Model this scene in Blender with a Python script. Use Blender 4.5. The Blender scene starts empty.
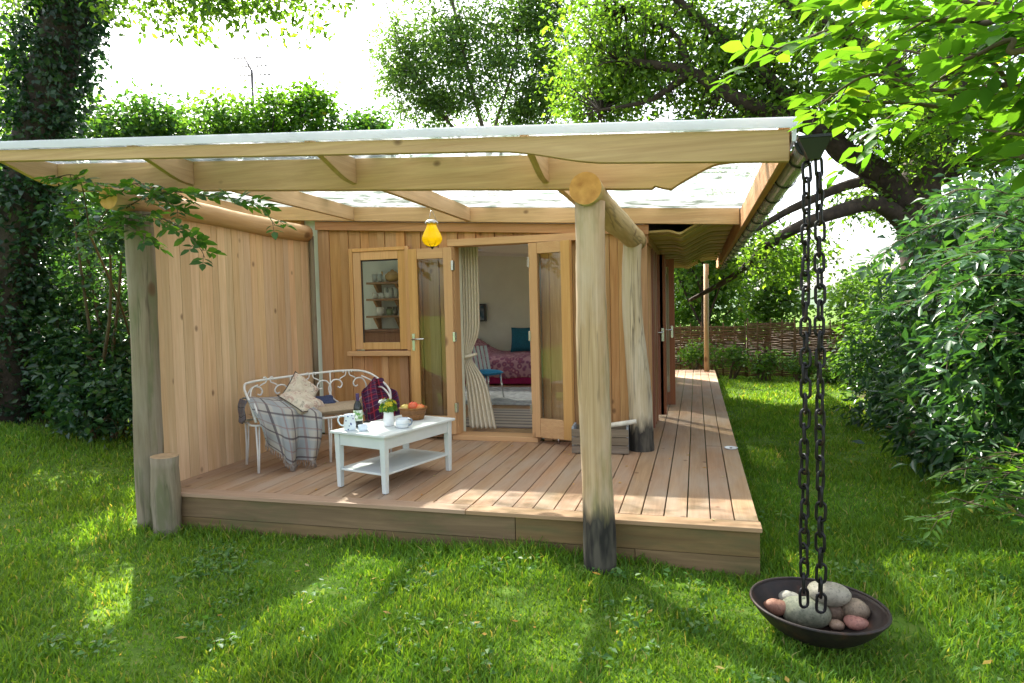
import bpy, math, random
import numpy as np
from mathutils import Vector, Matrix
rng = np.random.default_rng(7); random.seed(7)
sc = bpy.context.scene
col = sc.collection
R_ = math.radians

# ------------------------------------------------------------------ camera
F = 665.0; CX, CY = 512.0, 341.5; HC = 1.38
def _cam():
    d1 = np.array([696-CX, 304.5-CY, F]); d1 /= np.linalg.norm(d1)
    d2 = np.array([-1865-CX, 366-CY, F]); d2 /= -np.linalg.norm(d2)
    d2 = d2-d1*(d1@d2); d2 /= np.linalg.norm(d2)
    up = np.cross(d2, d1)
    if up[1] > 0: up = -up
    return np.array([d2, d1, up])
RC = _cam(); CAM = np.array([0, 0, HC])
def ray(px, py): return RC@np.array([px-CX, py-CY, F])
def onz(px, py, z):
    r = ray(px, py); return CAM+(z-HC)/r[2]*r
def at(px, py, y):
    r = ray(px, py); return CAM+y/r[1]*r
cd = bpy.data.cameras.new('camera'); cam = bpy.data.objects.new('camera', cd); col.objects.link(cam)
cd.sensor_width = 36; cd.lens = F/1024*36; cd.clip_end = 2000; cd.clip_start = .05
m = Matrix(((RC[0,0], -RC[0,1], -RC[0,2]), (RC[1,0], -RC[1,1], -RC[1,2]), (RC[2,0], -RC[2,1], -RC[2,2]))).to_4x4()
m.translation = Vector((0, 0, HC)); cam.matrix_world = m
sc.camera = cam

# ------------------------------------------------------------------ light
EL, SX, SY = R_(45), -.68, .733
AZ = math.atan2(SX, SY)
w = bpy.data.worlds.new('World'); sc.world = w; w.use_nodes = True
nt = w.node_tree; bg = nt.nodes['Background']
sky = nt.nodes.new('ShaderNodeTexSky'); sky.sky_type = 'NISHITA'; sky.sun_disc = False
sky.sun_elevation = EL; sky.sun_rotation = AZ
sky.dust_density = 3.0; sky.air_density = 1.0; sky.ozone_density = 1.0
hz = nt.nodes.new('ShaderNodeHueSaturation'); hz.inputs['Saturation'].default_value = .45   # thin white summer haze
nt.links.new(sky.outputs[0], hz.inputs['Color']); nt.links.new(hz.outputs[0], bg.inputs[0]); bg.inputs[1].default_value = .15
sd = bpy.data.lights.new('sun', 'SUN'); sd.energy = 5; sd.angle = R_(.6); sd.color = (1, .95, .86)
so = bpy.data.objects.new('sun', sd); col.objects.link(so)
dv = Vector((SX*math.cos(EL), SY*math.cos(EL), math.sin(EL)))
so.rotation_euler = dv.to_track_quat('Z', 'Y').to_euler(); so.location = dv*30
sc.view_settings.view_transform = 'Standard'; sc.view_settings.look = 'None'
sc.view_settings.exposure = 1.85; sc.view_settings.gamma = 1
sc.render.engine = 'CYCLES'
cy = sc.cycles
cy.use_denoising = True
try: cy.denoiser = 'OPENIMAGEDENOISE'
except Exception: pass
cy.max_bounces = 12; cy.diffuse_bounces = 7; cy.transparent_max_bounces = 16; cy.transmission_bounces = 6
cy.caustics_reflective = False; cy.caustics_refractive = False; cy.sample_clamp_indirect = 6

# ------------------------------------------------------------------ materials
class NT:
    def __init__(s, name):
        s.m = bpy.data.materials.new(name); s.m.use_nodes = True; s.t = s.m.node_tree
        s.b = s.t.nodes['Principled BSDF']; s.out = s.t.nodes['Material Output']
    def n(s, typ, ins=None, **kw):
        nd = s.t.nodes.new('ShaderNode'+typ)
        for k, v in kw.items(): setattr(nd, k, v)
        for k, v in (ins or {}).items():
            if isinstance(v, bpy.types.NodeSocket): s.t.links.new(v, nd.inputs[k])
            else: nd.inputs[k].default_value = v
        return nd
    def l(s, a, b): s.t.links.new(a, b)
    def ramp(s, fac, stops, interp='LINEAR'):
        r = s.t.nodes.new('ShaderNodeValToRGB'); s.l(fac, r.inputs[0]); cr = r.color_ramp; cr.interpolation = interp
        while len(cr.elements) < len(stops): cr.elements.new(.5)
        for e, (p, c) in zip(cr.elements, stops):
            e.position = p; e.color = (*c, 1) if len(c) == 3 else c
        return r.outputs[0]
    def mix(s, fac, a, b, mode='MIX'):
        x = s.t.nodes.new('ShaderNodeMix'); x.data_type = 'RGBA'; x.blend_type = mode
        for k, v in ((0, fac), (6, a), (7, b)):
            if isinstance(v, bpy.types.NodeSocket): s.l(v, x.inputs[k])
            else: x.inputs[k].default_value = v if k == 0 else ((*v, 1) if len(v) == 3 else v)
        return x.outputs[2]
    def math(s, op, a, b=0.0, clamp=False):
        x = s.n('Math', operation=op); x.use_clamp = clamp
        for i, v in ((0, a), (1, b)):
            if isinstance(v, bpy.types.NodeSocket): s.l(v, x.inputs[i])
            else: x.inputs[i].default_value = v
        return x.outputs[0]
    def obj(s): return s.n('TexCoord').outputs['Object']
    def island(s): return s.n('NewGeometry').outputs['Random Per Island']
    def noise(s, vec, scale, detail=4, rough=.55, dist=0.0):
        return s.n('TexNoise', {'Vector': vec, 'Scale': scale, 'Detail': detail, 'Roughness': rough, 'Distortion': dist}).outputs['Fac']
    def bump(s, h, strength=.3, dist=.02):
        b = s.n('Bump', {'Height': h, 'Strength': strength, 'Distance': dist}); s.l(b.outputs[0], s.b.inputs['Normal'])
    def base(s, c): 
        if isinstance(c, bpy.types.NodeSocket): s.l(c, s.b.inputs['Base Color'])
        else: s.b.inputs['Base Color'].default_value = (*c, 1)
    def set(s, **kw):
        for k, v in kw.items(): s.b.inputs[k.replace('_', ' ')].default_value = v

MATS = {}
def plain(name, c, rough=.5, metal=0, var=.12, scale=8, bump=.05):
    if name in MATS: return MATS[name]
    t = NT(name); o = t.obj(); f = t.noise(o, scale, 5)
    lo = tuple(x*(1-var) for x in c); hi = tuple(min(1, x*(1+var)) for x in c)
    t.base(t.ramp(f, [(.3, lo), (.7, hi)])); t.set(Roughness=rough, Metallic=metal)
    if bump: t.bump(t.noise(o, scale*6, 3), bump, .01)
    MATS[name] = t.m; return t.m

def wood(name, dark, light, axis=2, along=.7, across=11, rough=.65, knots=.5, tint=.22, bump=.25, crack=0, face=None, stain=None, stain_scale=1.5, stain_at=(.5, .62), grey=None):
    if name in MATS: return MATS[name]
    t = NT(name); o = t.obj(); isl = t.island()
    off = t.n('Combine' + 'XYZ', {0: t.math('MULTIPLY', isl, 37.0), 1: t.math('MULTIPLY', isl, 91.0), 2: t.math('MULTIPLY', isl, 53.0)}).outputs[0]
    v = t.n('VectorMath', {0: o, 1: off}, operation='ADD').outputs[0]
    s = [across]*3; s[axis] = along
    mp = t.n('Mapping', {'Vector': v, 'Scale': s}).outputs[0]
    g = t.noise(mp, 2.2, 6, .6, .9)
    c = t.ramp(g, [(.25, dark), (.5, tuple((a+b)/2 for a, b in zip(dark, light))), (.72, light)])
    s2 = [across*6]*3; s2[axis] = along*2
    g2 = t.noise(t.n('Mapping', {'Vector': v, 'Scale': s2}).outputs[0], 2.0, 3, .5)
    c = t.mix(t.math('MULTIPLY', t.math('SUBTRACT', g2, .35, True), .55), c, tuple(x*.55 for x in dark))
    # board to board tint
    hs = t.n('HueSaturation', {'Hue': t.math('ADD', .5, t.math('MULTIPLY', t.math('SUBTRACT', isl, .5), .012)), 'Saturation': t.math('ADD', .92, t.math('MULTIPLY', t.math('FRACT', t.math('MULTIPLY', isl, 13.7)), .17)),
                             'Value': t.math('ADD', 1-tint, t.math('MULTIPLY', t.math('FRACT', t.math('MULTIPLY', isl, 7.3)), tint*1.6)), 'Color': c})
    c = hs.outputs[0]
    if crack:
        s4 = [across*1.6]*3; s4[axis] = .35; ck = t.noise(t.n('Mapping', {'Vector': o, 'Scale': s4}).outputs[0], 1.0, 3, .55, .3)
        ckm = t.ramp(t.math('ABSOLUTE', t.math('SUBTRACT', ck, .5)), [(0, (1, 1, 1)), (.012, (.7, .7, .7)), (.03, (0, 0, 0))])
        brk = t.ramp(t.noise(t.n('Mapping', {'Vector': o, 'Scale': [6 if i != axis else 1.4 for i in range(3)]}).outputs[0], 1.0, 2), [(.45, (0, 0, 0)), (.55, (1, 1, 1))])
        c = t.mix(t.math('MULTIPLY', t.math('MULTIPLY', ckm, brk), crack), c, (.05, .035, .02))
    if grey:
        gn = t.noise(t.n('Mapping', {'Vector': o, 'Scale': [2.5 if i != axis else .8 for i in range(3)]}).outputs[0], 1.3, 5, .6)
        c = t.mix(t.ramp(gn, [(.42, (0, 0, 0)), (.7, (.8, .8, .8))]), c, grey)
    if stain:
        sn = t.noise(t.n('Mapping', {'Vector': o, 'Scale': [4 if i != axis else .9 for i in range(3)]}).outputs[0], stain_scale, 5, .6)
        c = t.mix(t.ramp(sn, [(stain_at[0], (0, 0, 0)), (stain_at[1], (.85, .85, .85))]), c, stain)
    if knots:
        s3 = [5.2]*3; s3[axis] = 3.6
        if face is not None: s3[face] = 0.0
        vo = t.n('TexVoronoi', {'Vector': t.n('Mapping', {'Vector': v, 'Scale': s3}).outputs[0], 'Scale': 1.0, 'Randomness': 1.0})
        sel = t.math('GREATER_THAN', t.n('SeparateColor', {0: vo.outputs['Color']}).outputs[0], 1-knots*.6)
        kn = t.math('MULTIPLY', t.ramp(vo.outputs['Distance'], [(.03, (1, 1, 1)), (.07, (.75, .75, .75)), (.13, (0, 0, 0))] if face is not None else [(.08, (1, 1, 1)), (.16, (.8, .8, .8)), (.26, (0, 0, 0))]), sel)
        c = t.mix(t.math('MULTIPLY', kn, .75), c, (.11, .045, .018))
    t.base(c); t.set(Roughness=rough); t.b.inputs['Specular IOR Level'].default_value = .3
    t.bump(t.math('ADD', g, t.math('MULTIPLY', g2, .5)), bump, .006)
    MATS[name] = t.m; return t.m

def leafmat(name, stops, trans=.45, rough=.45, spec=.35, tcol=(2.2, 2.15, .65)):
    if name in MATS: return MATS[name]
    t = NT(name); isl = t.island(); c = t.ramp(isl, stops)
    f = t.noise(t.obj(), .9, 3); c = t.n('HueSaturation', {'Hue': t.math('ADD', .485, t.math('MULTIPLY', f, .03)), 'Value': t.math('ADD', .72, t.math('MULTIPLY', f, .55)), 'Color': c}).outputs[0]
    t.base(c); t.set(Roughness=rough); t.b.inputs['Specular IOR Level'].default_value = spec
    tr = t.n('BsdfTranslucent', {'Color': t.mix(1.0, c, tcol or (2.6, 2.3, .6), 'MULTIPLY')})
    mx = t.n('MixShader', {0: trans, 1: t.b.outputs[0], 2: tr.outputs[0]})
    t.l(mx.outputs[0], t.out.inputs[0]); MATS[name] = t.m; return t.m

LARCH = wood('screen_larch', (.60, .39, .22), (.77, .56, .36), 2, .6, 10, knots=.9, tint=.13, face=0)
CEDAR = wood('cladding_cedar', (.46, .235, .10), (.66, .395, .185), 2, .6, 10, knots=.6, tint=.22, face=1)
JOIN = wood('joinery_larch', (.58, .315, .125), (.71, .435, .195), 2, .5, 14, knots=.1, tint=.12)
JOINX = wood('joinery_larch_rail', (.58, .315, .125), (.71, .435, .195), 0, .5, 14, knots=.1, tint=.12)
BEAMX = wood('beam_pine', (.50, .285, .11), (.69, .445, .20), 0, .6, 9, knots=.3, tint=.15, face=1)
RAFTY = wood('rafter_pine', (.50, .305, .125), (.68, .455, .22), 1, .6, 9, knots=.3, tint=.15, face=0)
ORANGEY = wood('edge_larch', (.48, .22, .075), (.66, .36, .145), 1, .6, 9, knots=.2, tint=.15)
SOFFM = wood('soffit_larch', (.52, .385, .14), (.68, .54, .26), 0, .6, 9, knots=.2, tint=.3)
DECKM = wood('deck_larch', (.32, .185, .105), (.47, .305, .185), 1, .55, 9, rough=.6, knots=.5, tint=.1, grey=(.38, .30, .23), face=2)
DECKX = wood('deck_larch_edge', (.36, .215, .125), (.52, .345, .215), 0, .55, 9, rough=.6, knots=.4, tint=.15, face=2)
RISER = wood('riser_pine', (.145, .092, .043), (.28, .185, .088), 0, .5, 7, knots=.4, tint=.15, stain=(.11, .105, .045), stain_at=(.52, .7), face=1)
LOGZ = wood('weathered_log', (.40, .26, .14), (.66, .48, .32), 2, .45, 12, rough=.8, knots=.5, tint=.05, grey=(.62, .51, .42), stain=(.21, .19, .055), stain_at=(.47, .63), stain_scale=.9, bump=.5, crack=.75)
LOGV = wood('pale_corner_log', (.40, .31, .19), (.62, .53, .39), 2, .45, 11, rough=.75, knots=.4, tint=.05, grey=(.6, .54, .44), bump=.4, crack=.75)
LOGD = wood('grey_log', (.15, .115, .075), (.31, .255, .18), 2, .5, 7, rough=.85, knots=.3, tint=.05, grey=(.27, .24, .19), stain=(.14, .14, .07), bump=.6, crack=.75)
LOGP = wood('peeled_log', (.46, .29, .15), (.66, .46, .29), 1, .5, 7, rough=.7, knots=.35, tint=.05, bump=.35)
LOGW = wood('pale_peeled_log', (.46, .34, .17), (.66, .53, .33), 1, .5, 7, rough=.7, knots=.3, tint=.05, bump=.35, crack=.5)
REDW = wood('red_stained_frame', (.24, .085, .045), (.36, .15, .08), 2, .5, 12, knots=0, tint=.15, rough=.45)
GREYW = wood('grey_crate_wood', (.17, .125, .085), (.33, .26, .19), 0, .6, 10, knots=.2, tint=.35)
FLOORM = wood('oak_floor', (.27, .14, .06), (.42, .25, .12), 1, .5, 9, knots=.1, tint=.3, rough=.4)
SHELFW = wood('shelf_pine', (.30, .16, .08), (.45, .27, .14), 0, .5, 10, knots=.2, tint=.2)
WICK = wood('hazel_rods', (.10, .055, .03), (.26, .16, .09), 0, .8, 14, knots=0, tint=.4, rough=.8)
WHITE = plain('white_paint', (.62, .66, .65), .42, 0, .05, 5, .03)
IRON = plain('white_iron', (.66, .64, .61), .4, 0, .08, 25, .05)
FLASH = plain('white_flashing', (.74, .76, .78), .35, 0, .05, 3, .02)
def edgemat():
    t = NT('white_edge_trim'); t.base((.84, .86, .88)); t.set(Roughness=.3); tr = t.n('BsdfTranslucent', {'Color': (.85, .88, .9, 1)})
    mx = t.n('MixShader', {0: .6, 1: t.b.outputs[0], 2: tr.outputs[0]}); t.l(mx.outputs[0], t.out.inputs[0]); return t.m
EDGE = edgemat()
_k = NT('black_iron'); _f = _k.noise(_k.obj(), 26, 5, .7); _k.base(_k.ramp(_f, [(.4, (.011, .011, .014)), (.58, (.022, .018, .018)), (.72, (.085, .038, .02))])); _k.set(Roughness=.42, Metallic=.5); _k.bump(_f, .3, .004); BLACK = _k.m
BLACKP = plain('black_gutter', (.014, .014, .018), .3, 0, .2, 10, .02)
CHROME = plain('steel_handle', (.6, .6, .6), .25, 1, .05, 5, 0)
PLAST = plain('plaster', (.74, .77, .65), .85, 0, .04, 3, .05)
CEIL = plain('ceiling_white', (.8, .8, .78), .85, 0, .03, 3, .03)
CERAM = plain('white_ceramic', (.8, .81, .82), .2, 0, .03, 6, 0)
ENAMEL = plain('blue_white_enamel', (.68, .76, .84), .25, 0, .04, 6, 0)
TEAL = plain('teal_fabric', (.01, .13, .2), .85, 0, .25, 40, .3)
BLUEF = plain('blue_fabric', (.02, .22, .42), .85, 0, .2, 40, .3)
CURT = plain('cream_linen', (.68, .62, .5), .9, 0, .08, 30, .2)
TAUPE = plain('taupe_canvas', (.36, .27, .18), .9, 0, .12, 50, .3)
NAVY = plain('navy_fabric', (.03, .04, .09), .9, 0, .3, 50, .3)
ROOFF = plain('roof_felt', (.1, .1, .09), .9, 0, .3, 6, .3)
BARKO = plain('oak_bark', (.05, .036, .024), .95, 0, .5, 9, .9)
BARKD = plain('dark_bark', (.04, .03, .022), .95, 0, .5, 9, .8)
TWIG = plain('twig_bark', (.09, .065, .035), .9, 0, .4, 14, .4)
BIRCHB = plain('pale_bark', (.13, .11, .08), .9, 0, .5, 6, .5)

L_OAK = leafmat('oak_leaf', [(0, (.045, .10, .02)), (.5, (.08, .165, .028)), (1, (.14, .23, .04))], .6)
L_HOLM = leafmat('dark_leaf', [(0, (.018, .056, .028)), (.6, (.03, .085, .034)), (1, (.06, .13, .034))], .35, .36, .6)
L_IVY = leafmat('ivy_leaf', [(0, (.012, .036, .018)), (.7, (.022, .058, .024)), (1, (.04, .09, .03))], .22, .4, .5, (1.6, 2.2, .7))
L_ASH = leafmat('ash_leaf', [(0, (.045, .115, .014)), (.6, (.065, .16, .02)), (.985, (.10, .20, .025)), (1, (.26, .22, .03))], .5)
L_ELDER = leafmat('elder_leaf', [(0, (.025, .075, .024)), (.6, (.045, .115, .028)), (1, (.09, .17, .03))], .48)
L_LAUR = leafmat('laurel_leaf', [(0, (.024, .072, .03)), (.6, (.034, .10, .038)), (1, (.07, .16, .04))], .3, .36, .6)
L_LIGHT = leafmat('light_leaf', [(0, (.05, .115, .03)), (.6, (.075, .16, .035)), (1, (.12, .21, .05))], .5)
L_WILL = leafmat('willow_leaf', [(0, (.055, .115, .04)), (.6, (.08, .16, .05)), (1, (.12, .21, .06))], .55)
GRASSM = leafmat('grass_blade', [(0, (.075, .17, .02)), (.5, (.115, .255, .028)), (.88, (.17, .32, .04)), (.96, (.26, .34, .07)), (1, (.42, .36, .16))], .48, .5, .25, (1.9, 1.5, .5))

def glassmat():
    t = NT('window_glass'); t.t.nodes.remove(t.b)
    tr = t.n('BsdfTransparent', {'Color': (.93, .96, .94, 1)}); gl = t.n('BsdfGlossy', {'Roughness': .01})
    fr = t.n('Fresnel', {'IOR': 1.5}); fac = t.math('MULTIPLY', fr.outputs[0], .85, True)
    mx = t.n('MixShader', {0: fac, 1: tr.outputs[0], 2: gl.outputs[0]}); t.l(mx.outputs[0], t.out.inputs[0]); return t.m
GLASS = glassmat()
def sheetmat():
    t = NT('roof_polycarbonate'); t.t.nodes.remove(t.b)
    o = t.obj(); n1 = t.noise(t.n('Mapping', {'Vector': o, 'Scale': (1.3, 2.2, 1)}).outputs[0], 2.6, 6, .62, .5)
    d = t.ramp(n1, [(.40, (0, 0, 0)), (.52, (.55, .55, .55)), (.62, (1, 1, 1))])
    n2 = t.noise(o, 26, 3, .6); d = t.math('MAXIMUM', d, t.ramp(n2, [(.64, (0, 0, 0)), (.70, (.8, .8, .8))]))
    tr = t.n('BsdfTransparent', {'Color': t.mix(d, (.93, .95, .95), (.17, .21, .17))})
    tl = t.n('BsdfTranslucent', {'Color': t.mix(d, (.9, .93, .93), (.16, .2, .15))})
    gl = t.n('BsdfGlossy', {'Roughness': .25, 'Color': (.8, .8, .8, 1)})
    a = t.n('MixShader', {0: .36, 1: tr.outputs[0], 2: tl.outputs[0]})
    b = t.n('MixShader', {0: .06, 1: a.outputs[0], 2: gl.outputs[0]})
    t.l(b.outputs[0], t.out.inputs[0]); return t.m
SHEET = sheetmat()

# ------------------------------------------------------------------ mesh building
class MB:
    def __init__(s): s.v = []; s.f = []; s.m = []; s.sm = []
    def add(s, vs, fs, mi=0, smooth=False):
        o = len(s.v); s.v += [tuple(map(float, p)) for p in vs]
        for f in fs: s.f.append(tuple(i+o for i in f)); s.m.append(mi); s.sm.append(smooth)
        return s
    def box(s, x0, x1, y0, y1, z0, z1, mi=0):
        v = [(x, y, z) for z in (z0, z1) for y in (y0, y1) for x in (x0, x1)]
        return s.add(v, [(0, 2, 3, 1), (4, 5, 7, 6), (0, 1, 5, 4), (2, 6, 7, 3), (0, 4, 6, 2), (1, 3, 7, 5)], mi)
    def obox(s, c, ax, half, mi=0):          # oriented box: ax = three unit vectors
        c = np.array(c); ax = [np.array(a) for a in ax]; v = []
        for k in (-1, 1):
            for j in (-1, 1):
                for i in (-1, 1): v.append(c+ax[0]*half[0]*i+ax[1]*half[1]*j+ax[2]*half[2]*k)
        return s.add(v, [(0, 2, 3, 1), (4, 5, 7, 6), (0, 1, 5, 4), (2, 6, 7, 3), (0, 4, 6, 2), (1, 3, 7, 5)], mi)
    def hexa(s, v, mi=0): return s.add(v, [(0, 2, 3, 1), (4, 5, 7, 6), (0, 1, 5, 4), (2, 6, 7, 3), (0, 4, 6, 2), (1, 3, 7, 5)], mi)
    def prism(s, poly, a, b, axis, mi=0, smooth=False):
        n = len(poly); v = []
        for t in (a, b):
            for p, q in poly: v.append({0: (t, p, q), 1: (p, t, q), 2: (p, q, t)}[axis])
        s.add(v, [tuple(range(n-1, -1, -1)), tuple(range(n, 2*n))]+[(i, (i+1) % n, n+(i+1) % n, n+i) for i in range(n)], mi, smooth)
        return s
    def tube(s, pts, rad, n=8, mi=0, cap=True, closed=False, jit=0, seed=0, flat=None):
        pts = [Vector(p) for p in pts]; k = len(pts)
        if not hasattr(rad, '__len__'): rad = [rad]*k
        rg = random.Random(seed); v = []; prev = None
        for i, p in enumerate(pts):
            if closed: t = pts[(i+1) % k]-pts[i-1]
            else: t = pts[min(i+1, k-1)]-pts[max(i-1, 0)]
            t = t.normalized() if t.length > 1e-9 else Vector((0, 0, 1))
            if prev is None:
                a = Vector((0, 0, 1)) if abs(t.z) < .9 else Vector((1, 0, 0)); nn = t.cross(a).normalized()
            else: nn = (prev-t*prev.dot(t)).normalized()
            prev = nn; bb = t.cross(nn)
            for j in range(n):
                an = 2*math.pi*j/n; r = rad[i]*(1+(rg.uniform(-jit, jit) if jit else 0))
                v.append(p+nn*math.cos(an)*r+bb*math.sin(an)*r)
        fs = []
        for i in range(k if closed else k-1):
            i2 = (i+1) % k
            for j in range(n): fs.append((i*n+j, i*n+(j+1) % n, i2*n+(j+1) % n, i2*n+j))
        s.add(v, fs, mi, True)
        if cap and not closed:
            o = len(s.v)-len(v)
            s.f.append(tuple(o+j for j in range(n-1, -1, -1))); s.f.append(tuple(o+(k-1)*n+j for j in range(n)))
            s.m += [mi, mi]; s.sm += [False, False]
        return s
    def lathe(s, prof, n=24, c=(0, 0, 0), mi=0, sx=1, sy=1):
        v = []; k = len(prof)
        for r, z in prof:
            for j in range(n):
                a = 2*math.pi*j/n; v.append((c[0]+r*sx*math.cos(a), c[1]+r*sy*math.sin(a), c[2]+z))
        fs = [(i*n+j, i*n+(j+1) % n, (i+1)*n+(j+1) % n, (i+1)*n+j) for i in range(k-1) for j in range(n)]
        s.add(v, fs, mi, True)
        o = len(s.v)-len(v)
        if prof[0][0] > 1e-6: s.f.append(tuple(o+j for j in range(n-1, -1, -1))); s.m.append(mi); s.sm.append(False)
        if prof[-1][0] > 1e-6: s.f.append(tuple(o+(k-1)*n+j for j in range(n))); s.m.append(mi); s.sm.append(False)
        return s
    def grid(s, fn, nu, nv, mi=0, thick=0):
        P = [[Vector(fn(i/nu, j/nv)) for j in range(nv+1)] for i in range(nu+1)]
        v = [p for r in P for p in r]; W = nv+1
        fs = [(i*W+j, (i+1)*W+j, (i+1)*W+j+1, i*W+j+1) for i in range(nu) for j in range(nv)]
        return s.add(v, fs, mi, True)
    def xf(s, M):
        s.v = [tuple(M@Vector(p)) for p in s.v]; return s

OFF = {}
def obj(name, mb, mats, parent=None, bevel=0, solid=0, sub=0, local=False):
    me = bpy.data.meshes.new(name)
    off = Vector((0, 0, 0)) if (local or parent is None) else Vector(OFF.get(parent.name, (0, 0, 0)))
    me.from_pydata([tuple(Vector(p)-off) for p in mb.v], [], mb.f)
    if not isinstance(mats, (list, tuple)): mats = [mats]
    for x in mats: me.materials.append(x)
    me.polygons.foreach_set('material_index', mb.m); me.polygons.foreach_set('use_smooth', mb.sm)
    me.update()
    o = bpy.data.objects.new(name, me); col.objects.link(o)
    if parent is not None: o.parent = parent; OFF[o.name] = tuple(off)
    mods(o, bevel, solid, sub)
    return o
def mods(o, bevel=0, solid=0, sub=0):
    if sub: md = o.modifiers.new('s', 'SUBSURF'); md.levels = sub; md.render_levels = sub
    if solid: md = o.modifiers.new('t', 'SOLIDIFY'); md.thickness = solid; md.offset = 0
    if bevel: md = o.modifiers.new('b', 'BEVEL'); md.width = bevel; md.segments = 2; md.limit_method = 'ANGLE'; md.angle_limit = R_(50)
def tag(o, label=None, cat=None, group=None, kind=None):
    if label: o['label'] = label
    if cat: o['category'] = cat
    if group: o['group'] = group
    if kind: o['kind'] = kind
    return o
def thing(name, label, cat, loc=(0, 0, 0), rz=0, group=None):
    o = bpy.data.objects.new(name, None); col.objects.link(o); o.location = loc; o.rotation_euler = (0, 0, rz)
    o.empty_display_size = .1; OFF[o.name] = tuple(loc)
    return tag(o, label, cat, group)
def single(name, mb, mats, label, cat, loc, group=None, rot=(0, 0, 0), local=True, **kw):   # a thing that is one mesh
    if not local: mb.xf(Matrix.Translation(-Vector(loc)))
    o = obj(name, mb, mats, None, **kw); o.location = loc; o.rotation_euler = rot
    return tag(o, label, cat, group)

def mesh_np(name, V, Fa, mats, parent=None, mi=None, smooth=False, off=(0, 0, 0)):
    V = np.asarray(V, np.float32)-np.asarray(off, np.float32); Fa = np.asarray(Fa, np.int32)
    me = bpy.data.meshes.new(name); k = Fa.shape[1]
    me.vertices.add(len(V)); me.vertices.foreach_set('co', V.ravel())
    me.loops.add(Fa.size); me.loops.foreach_set('vertex_index', Fa.ravel())
    me.polygons.add(len(Fa)); me.polygons.foreach_set('loop_start', np.arange(0, Fa.size, k, dtype=np.int32))
    me.polygons.foreach_set('loop_total', np.full(len(Fa), k, np.int32))
    for x in (mats if isinstance(mats, list) else [mats]): me.materials.append(x)
    if mi is not None: me.polygons.foreach_set('material_index', np.asarray(mi, np.int32))
    if smooth: me.polygons.foreach_set('use_smooth', np.ones(len(Fa), bool))
    me.update(calc_edges=True); me.validate()
    o = bpy.data.objects.new(name, me); col.objects.link(o)
    if parent is not None: o.parent = parent
    return o

def catmull(P, k=6, closed=False):
    P = [np.array(p, float) for p in P]; n = len(P); out = []
    for i in range(n if closed else n-1):
        if closed: p0, p1, p2, p3 = P[i-1], P[i], P[(i+1) % n], P[(i+2) % n]
        else: p0, p1, p2, p3 = P[max(i-1, 0)], P[i], P[i+1], P[min(i+2, n-1)]
        for j in range(k):
            t = j/k; out.append(.5*((2*p1)+(-p0+p2)*t+(2*p0-5*p1+4*p2-p3)*t*t+(-p0+3*p1-3*p2+p3)*t**3))
    if not closed: out.append(P[-1])
    return out

# ================================================================== SETTING
def sstep(a, b, x):
    t = np.clip((x-a)/(b-a), 0, 1); return t*t*(3-2*t)
def zg(x, y):
    x = np.asarray(x, float); y = np.asarray(y, float)
    z = -.285+.018*np.sin(x*1.7+y*.9)+.014*np.sin(x*3.1-y*2.3+1)+.008*np.sin(x*6.3+y*5.1)
    z = z+.46*sstep(-4.7, -8.5, x)*sstep(1.0, 5.0, y)+.12*sstep(2.2, 4.5, x)
    z = z+.06*sstep(9, 15, y)*sstep(0, 2, x)
    r = np.hypot(x, y); return z-sstep(35, 120, r)*3.5
def ground():
    ax = np.concatenate([np.linspace(-600, -60, 14), np.linspace(-50, -14, 13), np.arange(-12, 8.1, .25), np.linspace(10, 50, 14), np.linspace(60, 600, 14)])
    ay = np.concatenate([np.linspace(-600, -40, 12), np.linspace(-30, -2, 10), np.arange(-1, 20.1, .25), np.linspace(22, 60, 14), np.linspace(70, 900, 16)])
    X, Y = np.meshgrid(ax, ay, indexing='ij'); V = np.stack([X, Y, zg(X, Y)], -1).reshape(-1, 3)
    W = len(ay); I, J = np.meshgrid(np.arange(len(ax)-1), np.arange(W-1), indexing='ij'); b = (I*W+J).ravel()
    t = NT('lawn_soil'); o = t.obj()
    n1 = t.noise(o, .9, 6, .6); n2 = t.noise(o, 9, 5, .65)
    c = t.ramp(n2, [(.3, (.06, .11, .018)), (.55, (.095, .17, .022)), (.75, (.15, .17, .05))])
    soil = t.ramp(n2, [(.3, (.028, .02, .012)), (.7, (.07, .05, .032))])
    # bare earth under the hedges and shrubs
    sx = t.n('SeparateXYZ', {0: o}); nw = t.math('MULTIPLY', t.math('SUBTRACT', n1, .5), 1.6)
    hx = t.math('ADD', sx.outputs[0], nw)
    right = t.ramp(t.math('MULTIPLY', t.math('SUBTRACT', hx, 2.55), 3, True), [(0, (0, 0, 0)), (1, (1, 1, 1))])
    hl = t.math('ADD', t.math('MULTIPLY', sx.outputs[1], .62), t.math('MULTIPLY', hx, -1.0))   # left hedge foot
    left = t.math('MULTIPLY', t.math('SUBTRACT', hl, 11.3), 1.2, True)
    near = t.math('LESS_THAN', sx.outputs[1], 40.0)
    msk = t.math('MULTIPLY', t.math('MAXIMUM', right, left), near)
    t.base(t.mix(msk, c, soil)); t.set(Roughness=.95); t.b.inputs['Specular IOR Level'].default_value = .1
    t.bump(n2, .8, .03)
    tag(mesh_np('lawn', V, np.stack([b, b+W, b+W+1, b+1], 1), t.m, smooth=True), kind='structure')
ground()
mb = MB()   # far ridge of hills
P = [(-500+40*i, 620+40*math.sin(i*.7), 4+7*abs(math.sin(i*.37))+4*abs(math.sin(i*.9))) for i in range(30)]
for i in range(29):
    (x0, y0, h0), (x1, y1, h1) = P[i], P[i+1]
    mb.add([(x0, y0, -8), (x1, y1, -8), (x1, y1+40, h1), (x0, y0+40, h0), (x1, y1+160, -8), (x0, y0+160, -8)], [(0, 1, 2, 3), (3, 2, 4, 5)])
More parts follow.
